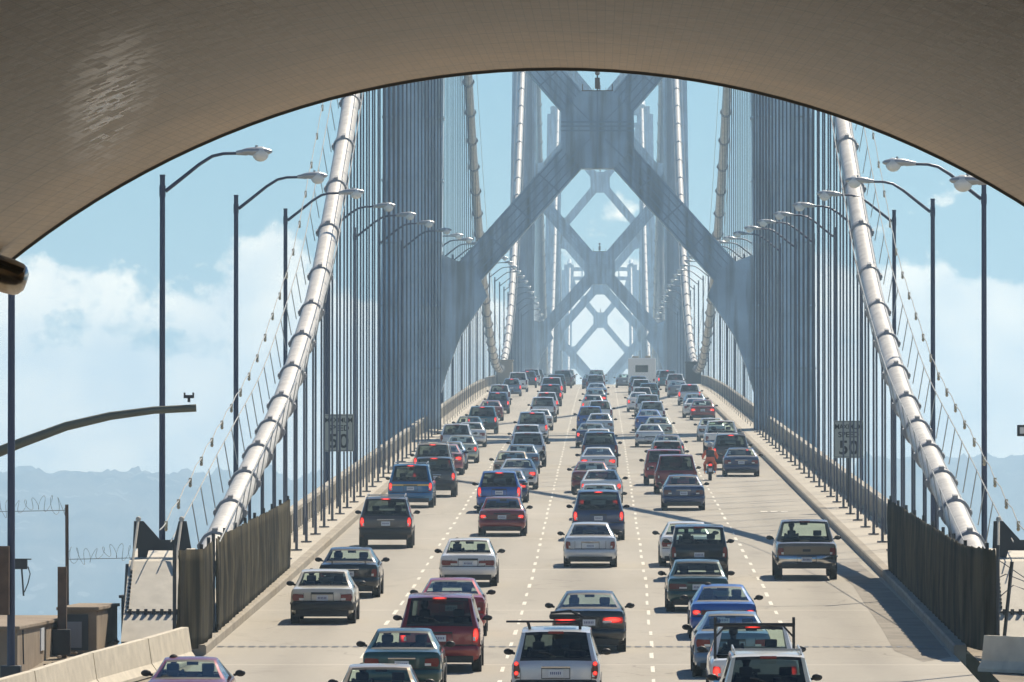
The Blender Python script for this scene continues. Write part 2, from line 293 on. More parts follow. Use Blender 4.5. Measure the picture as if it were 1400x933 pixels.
def beam(bm, p0, p1, wd, dp, up=Vector((0, 1, 0))):
    """box beam from p0 to p1; dp thick along `up`, wd across"""
    p0, p1 = Vector(p0), Vector(p1); a = (p1-p0).normalized(); s = a.cross(up).normalized()*wd/2; u = s.cross(a).normalized()*dp/2
    vs = [bm.verts.new(p+ss*s+uu*u) for p in (p0, p1) for ss, uu in ((-1, -1), (1, -1), (1, 1), (-1, 1))]
    for q in ((3, 2, 1, 0), (4, 5, 6, 7), (0, 1, 5, 4), (1, 2, 6, 5), (2, 3, 7, 6), (3, 0, 4, 7)): bm.faces.new([vs[i] for i in q])
def tube(bm, pts, r, n=8, cap=True):
    pts = [Vector(p) for p in pts]; rings = []
    rs = r if isinstance(r, (list, tuple)) else [r]*len(pts)
    for i, p in enumerate(pts):
        a = (pts[min(i+1, len(pts)-1)]-pts[max(i-1, 0)]).normalized()
        ref = Vector((0, 0, 1)) if abs(a.z) < 0.9 else Vector((1, 0, 0))
        s = a.cross(ref).normalized(); u = s.cross(a)
        rings.append([bm.verts.new(p+rs[i]*(math.cos(2*math.pi*k/n)*s+math.sin(2*math.pi*k/n)*u)) for k in range(n)])
    for a, b in zip(rings, rings[1:]):
        for k in range(n): bm.faces.new((a[k], a[(k+1) % n], b[(k+1) % n], b[k]))
    if cap: bm.faces.new(rings[0]); bm.faces.new(rings[-1][::-1])
def ball(bm, c, r, sc=(1, 1, 1), seg=12):
    m = Matrix.Translation(c) @ Matrix.Diagonal((*[r*s for s in sc], 1))
    bmesh.ops.create_uvsphere(bm, u_segments=seg, v_segments=seg//2+2, radius=1, matrix=m)
def prism(bm, poly, ext):
    ext = Vector(ext); a = [bm.verts.new(p) for p in poly]; b = [bm.verts.new(Vector(p)+ext) for p in poly]
    bm.faces.new(a); bm.faces.new(b[::-1])
    for i in range(len(a)):
        j = (i+1) % len(a); bm.faces.new((a[i], b[i], b[j], a[j]))
def text(name, s, size, loc, rot, mat, parent, sx=1.0):
    cu = bpy.data.curves.new(name, 'FONT'); cu.body = s; cu.size = size; cu.align_x = 'CENTER'; cu.align_y = 'CENTER'; cu.extrude = 0.004
    t = bpy.data.objects.new(name, cu); C.objects.link(t); t.location = loc; t.rotation_euler = rot; t.scale = (sx, 1, 1); cu.materials.append(M[mat]); t.parent = parent
    cu.offset = size*0.015
    bpy.context.view_layer.update()
    me = bpy.data.meshes.new_from_object(t.evaluated_get(bpy.context.evaluated_depsgraph_get()))
    o = bpy.data.objects.new(name, me); C.objects.link(o); o.location = loc; o.rotation_euler = rot; o.scale = (sx, 1, 1); o.parent = parent
    if not me.materials: me.materials.append(M[mat])
    bpy.data.objects.remove(t); return o
# ------------------------------------------------------------------ road deck and walkways
def strip(name, x0, x1, dz, ds, mat, kind='structure', ctr=cl):
    bm = B(); prev = None
    for d in ds:
        a = bm.verts.new((ctr(d)+x0, d, rz(d)+dz)); b = bm.verts.new((ctr(d)+x1, d, rz(d)+dz))
        if prev: bm.faces.new((prev[0], prev[1], b, a))
        prev = (a, b)
    return tag(obj(name, bm, mat), kind=kind)
def stations(a, b):
    r = []; d = a
    while d < b: r.append(d); d += 6 if d < 700 else 14
    return r+[b]
strip('road', -9.12, 9.12, 0.0, stations(-70, 3050), 'road_concrete')
def extr(name, prof, ds, mat, ctr=cl, **k):
    """sweep a closed (x, z) profile along the road"""
    bm = B(); prev = None; n = len(prof)
    for d in ds:
        ring = [bm.verts.new((ctr(d)+x, d, rz(d)+z)) for x, z in prof]
        if prev:
            for i in range(n): bm.faces.new((prev[i], prev[(i+1) % n], ring[(i+1) % n], ring[i]))
        else: bm.faces.new(ring[::-1])
        prev = ring
    bm.faces.new(prev)
    o = obj(name, bm, mat); return tag(o, **k)
for s in (-1, 1):
    extr('kerb', [(s*9.10, -0.3), (s*9.10, 0.20), (s*9.14, 0.24), (s*9.40, 0.24), (s*9.40, -0.3)], stations(196, 3050), 'kerb_concrete', kind='structure')
    extr('sidewalk', [(s*9.403, -0.3), (s*9.403, 0.236), (s*10.78, 0.25), (s*10.78, -0.3)], stations(203, 3050), 'walk_concrete', kind='structure')
extr('bridge_deck', [(-11.3, -0.32), (11.3, -0.32), (11.3, -1.2), (9.6, -8.5), (-9.6, -8.5), (-11.3, -1.2)], stations(215, 3050), 'steel_paint', ctr=lambda d: XB, kind='structure')
# parapets with pilasters
for s, side in ((-1, 'left'), (1, 'right')):
    bm = B()
    ds = stations(246, 3050); prev = None
    prof = [(10.72, 0.10), (10.72, 0.30), (10.80, 0.34), (10.80, 0.95), (10.74, 0.97), (10.74, 1.10), (11.0, 1.12), (11.0, 0.10)]
    for d in ds:
        ring = [bm.verts.new((XB+s*x, d, rz(d)+z)) for x, z in prof]
        if prev:
            for i in range(len(prof)): bm.faces.new((prev[i], prev[(i+1) % len(prof)], ring[(i+1) % len(prof)], ring[i]))
        else: bm.faces.new(ring)
        prev = ring
    bm.faces.new(prev[::-1])
    d = 248.0
    while d < 1000:
        z = rz(d); x = XB+s*10.725
        box(bm, min(x, x+s*0.09), max(x, x+s*0.09), d, d+0.55, z+0.25, z+0.972); d += 1.78
    tag(obj('parapet', bm, 'parapet_concrete'), f'long pale concrete parapet with pilasters along the {side} walkway of the bridge', 'parapet', 'walkway parapets')
# lane markings: short worn dashes in four rows, one mesh on the road
bm = B()
for k in range(4):
    d = 120.0
    while d < 1150:
        for (a, b) in ((d+random.uniform(-.3, .3), d+2.9+random.uniform(-.5, .5)),):
            x = cl(d)-5.25+3.5*k; j = random.uniform(-0.02, 0.02); hw = 0.048+random.uniform(-0.012, 0.008)
            pts = [(x-hw+j, a+random.uniform(0, .3)), (x+hw+j, a), (x+hw+j, b), (x-hw+j, b-random.uniform(0, .3))]
            bm.faces.new([bm.verts.new((p[0]+(cl(p[1])-cl(d)), p[1], rz(p[1])+0.006)) for p in pts])
        d += 6.7
for q in range(3):
    x = (1040+q*14-CX)*325/F; bm.faces.new([bm.verts.new((x+a, 325+b, rz(325+b)+0.006)) for a, b in ((0, 0), (0.28, 0), (0.28, 1.2), (0, 1.2))])
tag(obj('lane_markings', bm, 'marking'), kind='structure')
# expansion joints
bm = B()
for d, ww in ((200.0, 0.7), (508.0, 0.9), (1219.0, 0.9)):
    x = -9.05
    while x < 9.0:
        bm.faces.new([bm.verts.new((cl(d)+x+a, d+b, rz(d+b)+0.008)) for a, b in ((0, 0), (0.16, 0), (0.16, ww), (0, ww))]); x += 0.26
    bm.faces.new([bm.verts.new((cl(d)+a, d+b, rz(d+b)+0.004)) for a, b in ((-9.05, ww*0.42), (9.05, ww*0.42), (9.05, ww*0.6), (-9.05, ww*0.6))])
tag(obj('expansion_joint', bm, 'joint_steel'), kind='structure')
# asphalt patch by the right kerb, with the fence's shade painted into it
bm = B()
pp = [(1128, 772), (1165, 800), (1186, 832), (1204, 858), (1222, 890), (1262, 905), (1300, 898), (1262, 852), (1218, 808), (1172, 768)]
vs = []
for px, py in pp:
    d = 96250/(py-404); vs.append(bm.verts.new(((px-CX)*d/F, d, rz(d)+0.004)))
bm.faces.new(vs)
tag(obj('patch_with_shade', bm, 'tar_and_shade'), kind='structure')
# island ground either side of the approach
bm = B()
for x0, x1 in ((-70, -9.05), (9.05, 70)):
    vs = []
    n = 24
    grid = [[None]*(n+1) for _ in range(n+1)]
    for i in range(n+1):
        for j in range(n+1):
            d = -70+285*i/n; x = x0+(x1-x0)*j/n; ax = abs(x)
            z = rz(d)-0.03-(0 if ax < 14 else (ax-14)*0.25)+(random.uniform(-.06, .0) if ax > 10 else 0)
            if i == n: z = 20
            grid[i][j] = bm.verts.new((x, d if i < n else 235, z))
    for i in range(n):
        for j in range(n): bm.faces.new((grid[i][j], grid[i][j+1], grid[i+1][j+1], grid[i+1][j]))
tag(obj('ground', bm, 'soil'), kind='structure')
# water and hills
bm = B(); bm.faces.new([bm.verts.new(p) for p in ((-2300, -150, 0), (2300, -150, 0), (2300, 6300, 0), (-2300, 6300, 0))])
tag(obj('water', bm, 'bay_water'), kind='structure')
from mathutils import noise as mn
def ridge(x):
    u = x/5000*F+CX                              # where along the ridge
    z = 66+20*mn.noise(Vector((x*0.0011, 3.3, 0)))+7*mn.noise(Vector((x*0.006, 1.3, 0)))
    if x < -180: z += 22
    if x > 170: z += 34
    return z
bm = B(); NX, NY = 1100, 22; g = []
for j in range(NY+1):
    row = []
    for i in range(NX+1):
        x = -2200+4400*i/NX; t = j/NY; y = 4600+1500*t
        env = math.sin(math.pi*min(1, t*1.35))**0.8 if t*1.35 < 1 else 0.0
        a = ridge(x)
        z = a*max(0, math.sin(math.pi*min(1.0, t*1.02)))**0.7+(6*mn.noise(Vector((x*0.012, y*0.012, 0)))+3.5*mn.noise(Vector((x*0.05, y*0.05, 4)))+6.0*mn.noise(Vector((x*0.09, y*0.1, 7)))+7*max(0, mn.noise(Vector((x*0.13, y*0.1, 2))))+3.5*mn.noise(Vector((x*0.31, y*0.1, 5))) if 0 < j < NY else 0)
        row.append(bm.verts.new((x, y, max(z, -0.5) if 0 < j < NY else -0.5)))
    g.append(row)
for j in range(NY):
    for i in range(NX): bm.faces.new((g[j][i], g[j][i+1], g[j+1][i+1], g[j+1][i]))
tag(obj('hills', bm, 'hillside', smooth=True, sharp=60), kind='structure')
# ------------------------------------------------------------------ tunnel vault
R, DP = 11.95, 110.0
def tcx(d): return -0.62
bm = B(); uvl = bm.loops.layers.uv.new('uv'); nA, ds = 96, [-60+170*i/34 for i in range(35)]
rings = []
for d in ds: rings.append([bm.verts.new((tcx(d)+R*math.cos(math.pi*i/nA), d, rz(d)-.08+R*math.sin(math.pi*i/nA))) for i in range(nA+1)])
for a in range(len(ds)-1):
    for i in range(nA):
        f = bm.faces.new((rings[a][i], rings[a+1][i], rings[a+1][i+1], rings[a][i+1])); f.smooth = True
        for lp, (ii, dd) in zip(f.loops, ((i, ds[a]), (i, ds[a+1]), (i+1, ds[a+1]), (i+1, ds[a]))): lp[uvl].uv = (R*math.pi*ii/nA, dd)
me = bpy.data.meshes.new('lining'); bm.to_mesh(me); bm.free(); me.materials.append(M['tunnel_tile'])
tun = empty('tunnel', (tcx(0), 60, rz(60)), label='arched tiled tunnel vault framing the view over the roadway', cat='tunnel')
lin = bpy.data.objects.new('lining', me); C.objects.link(lin); lin.parent = tun; lin.matrix_parent_inverse = Matrix.Translation(tun.location).inverted()
def under(o, root): o.parent = root; o.matrix_parent_inverse = Matrix.Translation(root.location).inverted(); return o
bm = B(); R2 = R+1.3; prev = None
for d in (-60, DP):
    a = [bm.verts.new((tcx(d)+R2*math.cos(math.pi*i/nA), d, rz(d)+R2*math.sin(math.pi*i/nA))) for i in range(nA+1)]
    b = [bm.verts.new((tcx(d)+(R+.004)*math.cos(math.pi*i/nA), d, rz(d)-.08+(R+.004)*math.sin(math.pi*i/nA))) for i in range(nA+1)]
    for i in range(nA): bm.faces.new((a[i], a[i+1], b[i+1], b[i]))
    if prev:
        for i in range(nA): bm.faces.new((prev[i], prev[i+1], a[i+1], a[i]))
    prev = a
under(obj('portal_ring', bm, 'parapet_concrete'), tun)
bm = B(); tube(bm, [(tcx(DP)+(R-.01)*math.cos(math.pi*i/nA), DP+0.05, rz(DP)-.08+(R-.01)*math.sin(math.pi*i/nA)) for i in range(nA+1)], 0.035, 6)
under(obj('edge_trim', bm, 'dark_steel'), tun)
bm = B(); bm.faces.new([bm.verts.new((tcx(0)+(R+1)*math.cos(math.pi*i/24), -60.5, rz(-60)+(R+1)*math.sin(math.pi*i/24)) if i <= 24 else 0) for i in range(25)])
under(obj('rear_light_block', bm, 'brown_concrete'), tun)  # unseen closing wall, added to keep out light from behind the camera
# bronze fixture hung at the left of the portal
fx = empty('tunnel_lamp', V(0, 375, 107), label='shiny bronze tube-shaped lamp fixture hanging below the left edge of the arch', cat='lamp')
bm = B(); p0, p1 = V(-150, 322, 107), V(30, 384, 107); dirv = (p1-p0).normalized()
tube(bm, [p0, p0.lerp(p1, .9), p0.lerp(p1, .97), p1, p1+dirv*0.05], [0.24, 0.235, 0.22, 0.19, 0.12], 20)
under(obj('housing', bm, 'bronze', smooth=True), fx)
bm = B(); beam(bm, V(-150, 303, 106.9), V(33, 370, 106.9), 0.05, 0.42)
for t_ in (0.45, 0.8): beam(bm, V(-150+183*t_, 305+60*t_, 107), V(-150+183*t_, 270+60*t_, 107), 0.05, 0.1)
under(obj('bracket', bm, 'dark_steel'), fx)
# ------------------------------------------------------------------ towers
def tower(name_label, d, gdetail=True):
    z0 = rz(d); root = empty('bridge_tower', (XB, d, z0), label=name_label, cat='bridge tower', group='steel towers of the suspension bridge')
    def cx(h): return 12.0-0.0128*h
    dep = 2.6; hw = 1.95
    for s in (-1, 1):
        bm = B()
        # cellular leg: stepped section with fluted corners, tapering upward
        sec = [(-hw, -dep*.55), (-hw*.72, -dep*.55), (-hw*.72, -dep*.85), (-hw*.40, -dep*.85), (-hw*.40, -dep), (hw*.40, -dep), (hw*.40, -dep*.85), (hw*.72, -dep*.85), (hw*.72, -dep*.55), (hw, -dep*.55),
               (hw, dep*.55), (hw*.72, dep*.55), (hw*.72, dep*.85), (hw*.4, dep*.85), (hw*.4, dep), (-hw*.4, dep), (-hw*.4, dep*.85), (-hw*.72, dep*.85), (-hw*.72, dep*.55), (-hw, dep*.55)]
        prev = None
        for h in (-z0-1+2.0, -40, 0, 20, 44, 68, 84.5):
            k = 1.0-0.0012*max(h, -40)
            ring = [bm.verts.new((s*cx(h)+x*k, y*k, h)) for x, y in sec]
            if prev:
                for i in range(len(sec)): bm.faces.new((prev[i], prev[(i+1) % len(sec)], ring[(i+1) % len(sec)], ring[i]))
            prev = ring
        bm.faces.new(prev)
        if gdetail:
            for h in range(4, 84, 4): box(bm, s*cx(h)-hw*1.01, s*cx(h)+hw*1.01, -dep*1.012, -dep*0.9, h, h+0.10)
            for h in range(4, 84, 4): box(bm, s*cx(h)-hw*1.01, s*cx(h)+hw*1.01, -dep*.6, dep*.6, h, h+0.10)
        lg = obj('tower_leg', bm, 'steel_paint', root)
        bm = B(); box(bm, s*10.3-1.6, s*10.3+1.6, -2.4, 2.4, 84.5, 86.3, 0.1); tube(bm, [(s*10.06, -2.8, 86.0), (s*10.06, 0, 87.3), (s*10.06, 2.8, 86.0)], 0.8, 12); obj('cable_saddle', bm, 'steel_paint', root)
    for n, hh in enumerate((19.3, 43.7, 68.1)):
        for sx in (-1, 1):
            for sz in (-1, 1):
                he = hh+sz*12.2; bm = B(); xe = cx(he)-1.2
                p0, p1 = Vector((sx*0.6, 0, hh+sz*0.6)), Vector((sx*xe, 0, he-sz*0.3))
                beam(bm, p0, p1, 1.85, 1.5)
                a = (p1-p0).normalized(); nrm = Vector((-a.z, 0, a.x))
                cb = obj('cross_brace', bm, 'steel_paint', root); bm = B()
                for o_ in (-0.80, -0.42, 0.0, 0.42, 0.80): beam(bm, p0+nrm*o_+Vector((0, -0.76, 0)), p1+nrm*o_+Vector((0, -0.76, 0)), 0.07, 0.06)
                for q_ in range(1, 6): c_ = p0.lerp(p1, q_/6+.08); beam(bm, c_-nrm*.92+Vector((0, -.76, 0)), c_+nrm*.92+Vector((0, -.76, 0)), .09, .05)
                obj('rivet_lines', bm, 'seam_paint', cb)
                if sz == -1 or n == 2 or True:      # flared gusset where the brace meets the leg
                    bm = B(); xi = cx(he)-1.9
                    poly = [(sx*(xi+.1), -0.80, he-sz*5.6+sz*2.0), (sx*(xi-2.7), -0.80, he-sz*4.1), (sx*(xi-1.2), -0.80, he-sz*0.9), (sx*(xi-.45), -0.80, he+sz*1.6), (sx*(xi+.1), -0.80, he+sz*2.2)]
                    if n == 0 and sz == -1: poly = [(sx*(xi+.1), -.80, he+4.3), (sx*(xi-2.2), -.80, he+3.4), (sx*(xi-3.0), -.8, he+1.6), (sx*(xi-1.3), -.80, he-0.9), (sx*(xi-.5), -.80, he-3.0), (sx*(xi+.1), -.80, he-5.0)]
                    prism(bm, poly, (0, 1.6, 0)); obj('gusset', bm, 'steel_paint', root)
        bm = B(); q, r = 2.33, 2.47
        oct_ = [(-1.0, r), (1.0, r), (q, 1.15), (q, -1.15), (1.0, -r), (-1.0, -r), (-q, -1.15), (-q, 1.15)]
        prism(bm, [(x, -0.84, hh+z) for x, z in oct_], (0, 1.68, 0))
        hb = obj('hub', bm, 'steel_paint', root); bm = B()
        for z in (-0.10, 0.18, 0.45): box(bm, -q, q, -0.90, -0.84, hh+z, hh+z+0.10)
        box(bm, -0.05, 0.05, -0.89, -0.84, hh-r, hh+r)
        for sx in (-1, 1):
            for sz in (-1, 1): beam(bm, (sx*0.5, -0.85, hh+sz*.6), (sx*1.75, -0.85, hh+sz*1.85), 0.06, 0.05)
        obj('rivet_lines', bm, 'seam_paint', hb)
        bm = B(); box(bm, -1.0, 1.0, -0.5, 0.5, hh+r, hh+r+0.08); tube(bm, [(0, 0, hh+r), (0, 0, hh+r+1.1)], 0.05, 6); tube(bm, [(-.95, 0, hh+r), (-.95, 0, hh+r+.5)], 0.03, 4); tube(bm, [(.95, 0, hh+r), (.95, 0, hh+r+.5)], 0.03, 4)
        box(bm, -0.16, 0.16, -.16, .16, hh+r+0.2, hh+r+0.9, 0.03); ball(bm, (0, 0, hh+r+1.2), 0.16)
        obj('beacon', bm, 'rust_post', hb)
    bm = B(); box(bm, -cx(82)+1.8, cx(82)-1.8, -1.0, 1.0, 81.2, 82.4); box(bm, -cx(84)+1.8, cx(84)-1.8, -1.2, 1.2, 84.2, 85.4)
    for x in range(-9, 10, 3): box(bm, x-.2, x+.2, -.6, .6, 82.4, 84.2)
    obj('top_strut', bm, 'steel_paint', root)
    bm = B(); box(bm, -18, 18, -8, 8, -z0-0.8, -z0+6, 0.5); obj('pier', bm, 'anchorage', root)
    return root
T6, T5, A4, T3, T2 = 514.0, 1219.0, 1573.0, 1927.0, 2631.0
tower('nearest steel tower with a big X brace and octagonal hub rising over the traffic', T6)
tower('second hazy steel tower seen through the near X brace, its legs behind bright cables', T5, False)
tower('third pale steel tower beyond the crest, its hub framed in the upper gap', T3, False)
tower('farthest palest steel tower with a small X brace above the traffic crest', T2, False)
bm = B(); box(bm, -14+XB, 14+XB, A4-14, A4+14, -0.8, rz(A4)-8.6, 0.6)
for s in (-1, 1): prism(bm, [(XB+s*11.2, A4-10, rz(A4)-8.7), (XB+s*11.2, A4+10, rz(A4)-8.7), (XB+s*11.2, A4+3, rz(A4)+4), (XB+s*11.2, A4-3, rz(A4)+4)], (s*2.0, 0, 0))
tag(obj('cable_anchorage', bm, 'anchorage'), 'massive concrete anchorage block under the deck halfway along the bridge', 'anchorage')
# ------------------------------------------------------------------ main cables with bands, suspenders, hand ropes
side_pts = [(204.0, 1.35), (216.6, 2.2), (225.4, 2.85), (239.5, 3.8), (258.2, 5.1), (272.6, 6.6), (292, 9.0), (308, 12.0), (325.2, 15.5), (331.3, 16.9), (360, 24.5), (400, 36.5), (450, 54.5), (T6, 86.6)]
def interp(pts, d):
    n = len(pts)
    for i in range(n-1):
        if d <= pts[i+1][0] or i == n-2:
            (x0, y0), (x1, y1) = pts[i], pts[i+1]
            m0 = (y1-pts[max(i-1, 0)][1])/(x1-pts[max(i-1, 0)][0]); m1 = (pts[min(i+2, n-1)][1]-y0)/(pts[min(i+2, n-1)][0]-x0)
            h = x1-x0; t = (d-x0)/h
            return (2*t**3-3*t*t+1)*y0+(t**3-2*t*t+t)*h*m0+(-2*t**3+3*t*t)*y1+(t**3-t*t)*h*m1
def plane_z(d): return CAMZ-EYE+GR*d
top = lambda d: rz(d)+86.6
def h_side(d): return plane_z(d)+interp(side_pts, d)
def h_main(d):
    v = 824.0
    if d < v:
        u = v-d; h = 1.2+0.00060*u*u
        if u > 205: h += (86.6-1.2-0.0006*(v-T6)**2)*((u-205)/(v-T6-205))**2
        return plane_z(d)+h
    u = d-v; h = 1.2+0.00072*min(u, 190)**2
    if u > 190:
        t = (u-190)/(T5-v-190); hA = 1.2+0.00072*190**2; sA = 2*0.00072*190*(T5-v-190); hB = top(T5)-plane_z(T5)
        h = hA+sA*t+(hB-hA-sA)*t*t
    return plane_z(d)+h
def parab(d0, z0, d1, z1, sag):
    def f(d):
        t = (d-d0)/(d1-d0); return z0+(z1-z0)*t-4*sag*t*(1-t)
    return f
h_s2 = parab(T5, top(T5), A4, rz(A4)+3, 9); h_s3 = parab(A4, rz(A4)+3, T3, top(T3), 9)
mid2 = (T3+T2)/2
h_m2 = parab(T3, top(T3), T2, top(T2), (top(T3)+top(T2))/2-rz(mid2)-2.5)
bm = B(); tube(bm, [(0, -0.22, 0), (0, -0.20, 0), (0, 0.20, 0), (0, 0.22, 0)], [0.36, 0.425, 0.425, 0.36], 16); box(bm, -0.07, 0.07, -0.2, 0.2, 0.40, 0.50); box(bm, -0.48, 0.48, -0.06, 0.06, -0.05, 0.05)
for q in (-1, 1): box(bm, q*.40-.05, q*.40+.05, -.2, .2, -.10, .10)
band0 = obj('cable_band', bm, 'band_paint', smooth=True)
bm = B()
for q in (-0.13, 0.13): tube(bm, [(q, 0, 0), (q, 0, 1)], 0.022, 6)
rope0 = obj('suspender', bm, 'rope_steel', smooth=True)
def cable(label, d0, d1, hf, s, susp, bands=True, ropes=True, rad=0.35, plates=False, step=None):
    X = XB+s*10.06; n = max(12, int((d1-d0)/6)); pts = [(X, d0+(d1-d0)*i/n, hf(d0+(d1-d0)*i/n)) for i in range(n+1)]
    bm = B(); tube(bm, pts, rad, 16); root = tag(obj('main_cable', bm, 'cable_paint', smooth=True), label, 'bridge cable', 'main suspension cables')
    d = susp[0]
    while d < susp[1]:
        z = hf(d); sl = (hf(d+1)-hf(d-1))/2
        if bands:
            b = band0.copy(); C.objects.link(b); b.parent = root; b.location = (X, d, z); b.rotation_euler = (math.atan(sl), 0, 0)
        if z-rz(d) > 2.2:
            if plates:
                bm = B()
                for q, pl in ((-s*0.15, True), (s*0.26, False)):
                    tube(bm, [(X+q, d, rz(d)+(0.25 if pl else -1.0)), (X+q, d, z-.05)], 0.038, 8)
                    if pl: tube(bm, [(X+q, d, rz(d)+0.25), (X+q, d, rz(d)+0.30)], 0.19, 12); tube(bm, [(X+q, d, rz(d)+0.3), (X+q, d, rz(d)+1.1)], 0.05, 8)
                obj('suspender', bm, 'rope_steel', root, smooth=True)
            else:
                r = rope0.copy(); C.objects.link(r); r.parent = root; r.location = (X, d, rz(d)); r.scale = (1, 1, z-rz(d))
        d += step or 9.14
    if ropes:
        for q in (-0.62, 0.62):
            bm = B()
            tube(bm, [(X+q, p[1], p[2]+1.15) for p in pts], 0.018, 5)
            d = susp[0]
            while d < min(susp[1], 420):
                tube(bm, [(X+q*.7, d, hf(d)+0.1), (X+q, d, hf(d)+1.18)], 0.016, 4); d += 4.57
            obj('hand_rope', bm, 'rope_light', root)
    return root
cs = [('left', -1), ('right', 1)]
for nm, s in cs:
    cable(f'thick pale main cable with ring bands climbing on the near {nm} side of the bridge', 204, T6, h_side, s, (214.6, T6-5), plates=True, step=8.9)
    cable(f'main cable sagging beyond the near tower along the {nm} side of the long span', T6, T5, h_main, s, (T6+9, T5-5))
    cable(f'faint far cable running down from the second tower on the {nm} side', T5, A4, h_s2, s, (T5+9, A4-5), ropes=False, step=10)
    cable(f'bright distant cable climbing toward the third tower on the {nm} side', A4, T3, h_s3, s, (A4+9, T3-5), ropes=False, step=10)
    cable(f'farthest hazy cable hanging between the last two towers on the {nm} side', T3, T2, h_m2, s, (T3+9, T2-5), ropes=False, step=9.14)
bpy.data.objects.remove(band0); bpy.data.objects.remove(rope0)
# festoon lights strung above the near cables
bm = B(); tube(bm, [(0, 0, 0.03), (0, 0, -0.12)], 0.045, 8); ball(bm, (0, 0, -0.17), 0.055, (0.9, 0.9, 1.15), 10)
bulb0 = obj('bulb', bm, 'bulb_glass', smooth=True)
for nm, s in cs:
    X = XB+s*10.06+s*0.9
    bm = B(); tube(bm, [(X+s*(.0), d, h_side(d)+1.45-0.10*math.sin(math.pi*((d-204) % 6.1)/6.1)) for d in [204+i*1.5 for i in range(90)]], 0.016, 5)
    root = tag(obj('string_lights', bm, 'rope_light'), f'string of small lantern bulbs on a wire beside the near {nm} cable', 'string lights', 'string lights beside the cables')
    for i in range(22):
        d = 207+6.1*i; b = bulb0.copy(); C.objects.link(b); b.parent = root; b.location = (X, d, h_side(d)+1.36)
bpy.data.objects.remove(bulb0)
# anchor housings where the cables come down
for nm, s in cs:
    d = 205.0; X = XB+s*10.95; z = rz(d)
    root = empty('cable_housing', (X, d, z), label=f'riveted pale steel cable housing under a dark notched bracket, {nm} side', cat='cable housing', group='cable housings')
    bm = B(); prism(bm, [(-0.78, -4.6, 0), (-0.78, -1.1, 1.98), (-0.78, 2.6, 2.3), (-0.78, 3.4, 0)], (1.50, 0, 0)); obj('housing', bm, 'plate_steel', root)
    bm = B()
    def ry(zz): return -4.6+3.5*zz/1.98
    for k in range(7): box(bm, -0.66+k*0.2, -0.58+k*0.2, ry(.68)-.06, ry(.68)+.12, 0.66, 0.80)
    for k in range(12):
        for q in (-0.72, 0.62): zz = 0.82+k*0.095; box(bm, q, q+0.06, ry(zz)-.03, ry(zz)+.06, zz, zz+.06)
    beam(bm, (-0.75, ry(.72)-.02, 0.73), (0.7, ry(.72)-.02, 0.73), 0.035, 0.04); obj('rivets', bm, 'dark_steel', root)
    bm = B(); prism(bm, [(-0.62, 0, 1.98), (-0.62, 0, 2.30), (-0.75, 0, 2.30), (-0.72, 0, 3.0), (-0.48, 0, 3.0), (-0.05, 0, 2.52), (0.30, 0, 2.52), (0.42, 0, 3.0), (0.62, 0, 3.0), (0.74, 0, 2.3), (0.62, 0, 2.3), (0.62, 0, 1.98), (0.40, 0, 1.98), (0.35, 0, 2.25), (-0.35, 0, 2.25), (-0.42, 0, 1.98)], (0, 0.12, 0))
    obj('bracket', bm, 'dark_steel', root)
    bm = B()
    for q in (-0.6, 0.5): tube(bm, [(q-.09, -1.6, 1.75), (q, -0.1, 3.05)], 0.035, 6); ball(bm, (q, -.1, 3.05), 0.07)
    obj('tie_rod', bm, 'plate_steel', root)
    bm = B(); tube(bm, [(-0.9, -0.6, 0.1), (-0.82, -.4, 1.9)], 0.09, 8); beam(bm, (s*-0.9, 1.0, 0), (s*-0.80, 0.4, 2.0), 0.10, 0.3)
    for k in range(3): beam(bm, (s*-(1.0+.12*k), 3.0, 0.1), (s*-.78, 0.4+.4*k, 1.9), 0.07, 0.12)
    obj('stiffener', bm, 'dark_steel', root)
# ------------------------------------------------------------------ street lamps
def lamp_proto():
    root = empty('street_lamp')
    bm = B(); tube(bm, [(0, 0, -2.2), (0, 0, 12.25)], [0.092, 0.072], 12); tube(bm, [(0, 0, 12.25), (0, 0, 12.30)], 0.078, 8); box(bm, -0.2, 0.75, -0.12, 0.12, -0.5, -0.2); obj('pole', bm, 'lamp_pole', root, smooth=True)
    bm = B(); tube(bm, [(0.08, 0, 11.85), (0.5, 0, 12.18), (1.0, 0, 12.58), (1.35, 0, 12.80), (1.65, 0, 12.87), (2.15, 0, 12.88)], [0.055, .052, .048, .045, .043, .04], 8); tube(bm, [(0, 0, 11.7), (0, 0, 12.0)], 0.088, 10)
    obj('arm', bm, 'lamp_pole', root, smooth=True)
    bm = B(); ball(bm, (2.55, 0, 12.93), 0.36, (1.25, 0.5, 0.33), 14); tube(bm, [(2.0, 0, 12.89), (2.3, 0, 12.91)], [0.06, 0.10], 10); tube(bm, [(2.55, 0, 13.0), (2.55, 0, 13.1)], 0.04, 6)
    hd = obj('lamp_head', bm, 'lamp_head', root, smooth=True)
    bm = B(); ball(bm, (2.66, 0, 12.86), 0.22, (1.05, 0.9, 0.95), 14); obj('lens', bm, 'lamp_lens', hd, smooth=True)
    return root
lp = lamp_proto()
def copy_tree(o, parent=None):
    c = o.copy(); C.objects.link(c); c.parent = parent
    for ch in o.children: copy_tree(ch, c)
    return c
def del_tree(o):
    for ch in list(o.children): del_tree(ch)
    bpy.data.objects.remove(o)
ordw = ['nearest', 'second', 'third', 'fourth', 'fifth', 'sixth', 'seventh', 'eighth', 'ninth', 'tenth', 'eleventh', 'twelfth', 'thirteenth', 'fourteenth', 'fifteenth', 'sixteenth', 'seventeenth', 'eighteenth', 'nineteenth', 'twentieth', 'twenty-first', 'twenty-second', 'twenty-third', 'twenty-fourth', 'twenty-fifth', 'twenty-sixth', 'twenty-seventh', 'twenty-eighth', 'twenty-ninth', 'thirtieth']
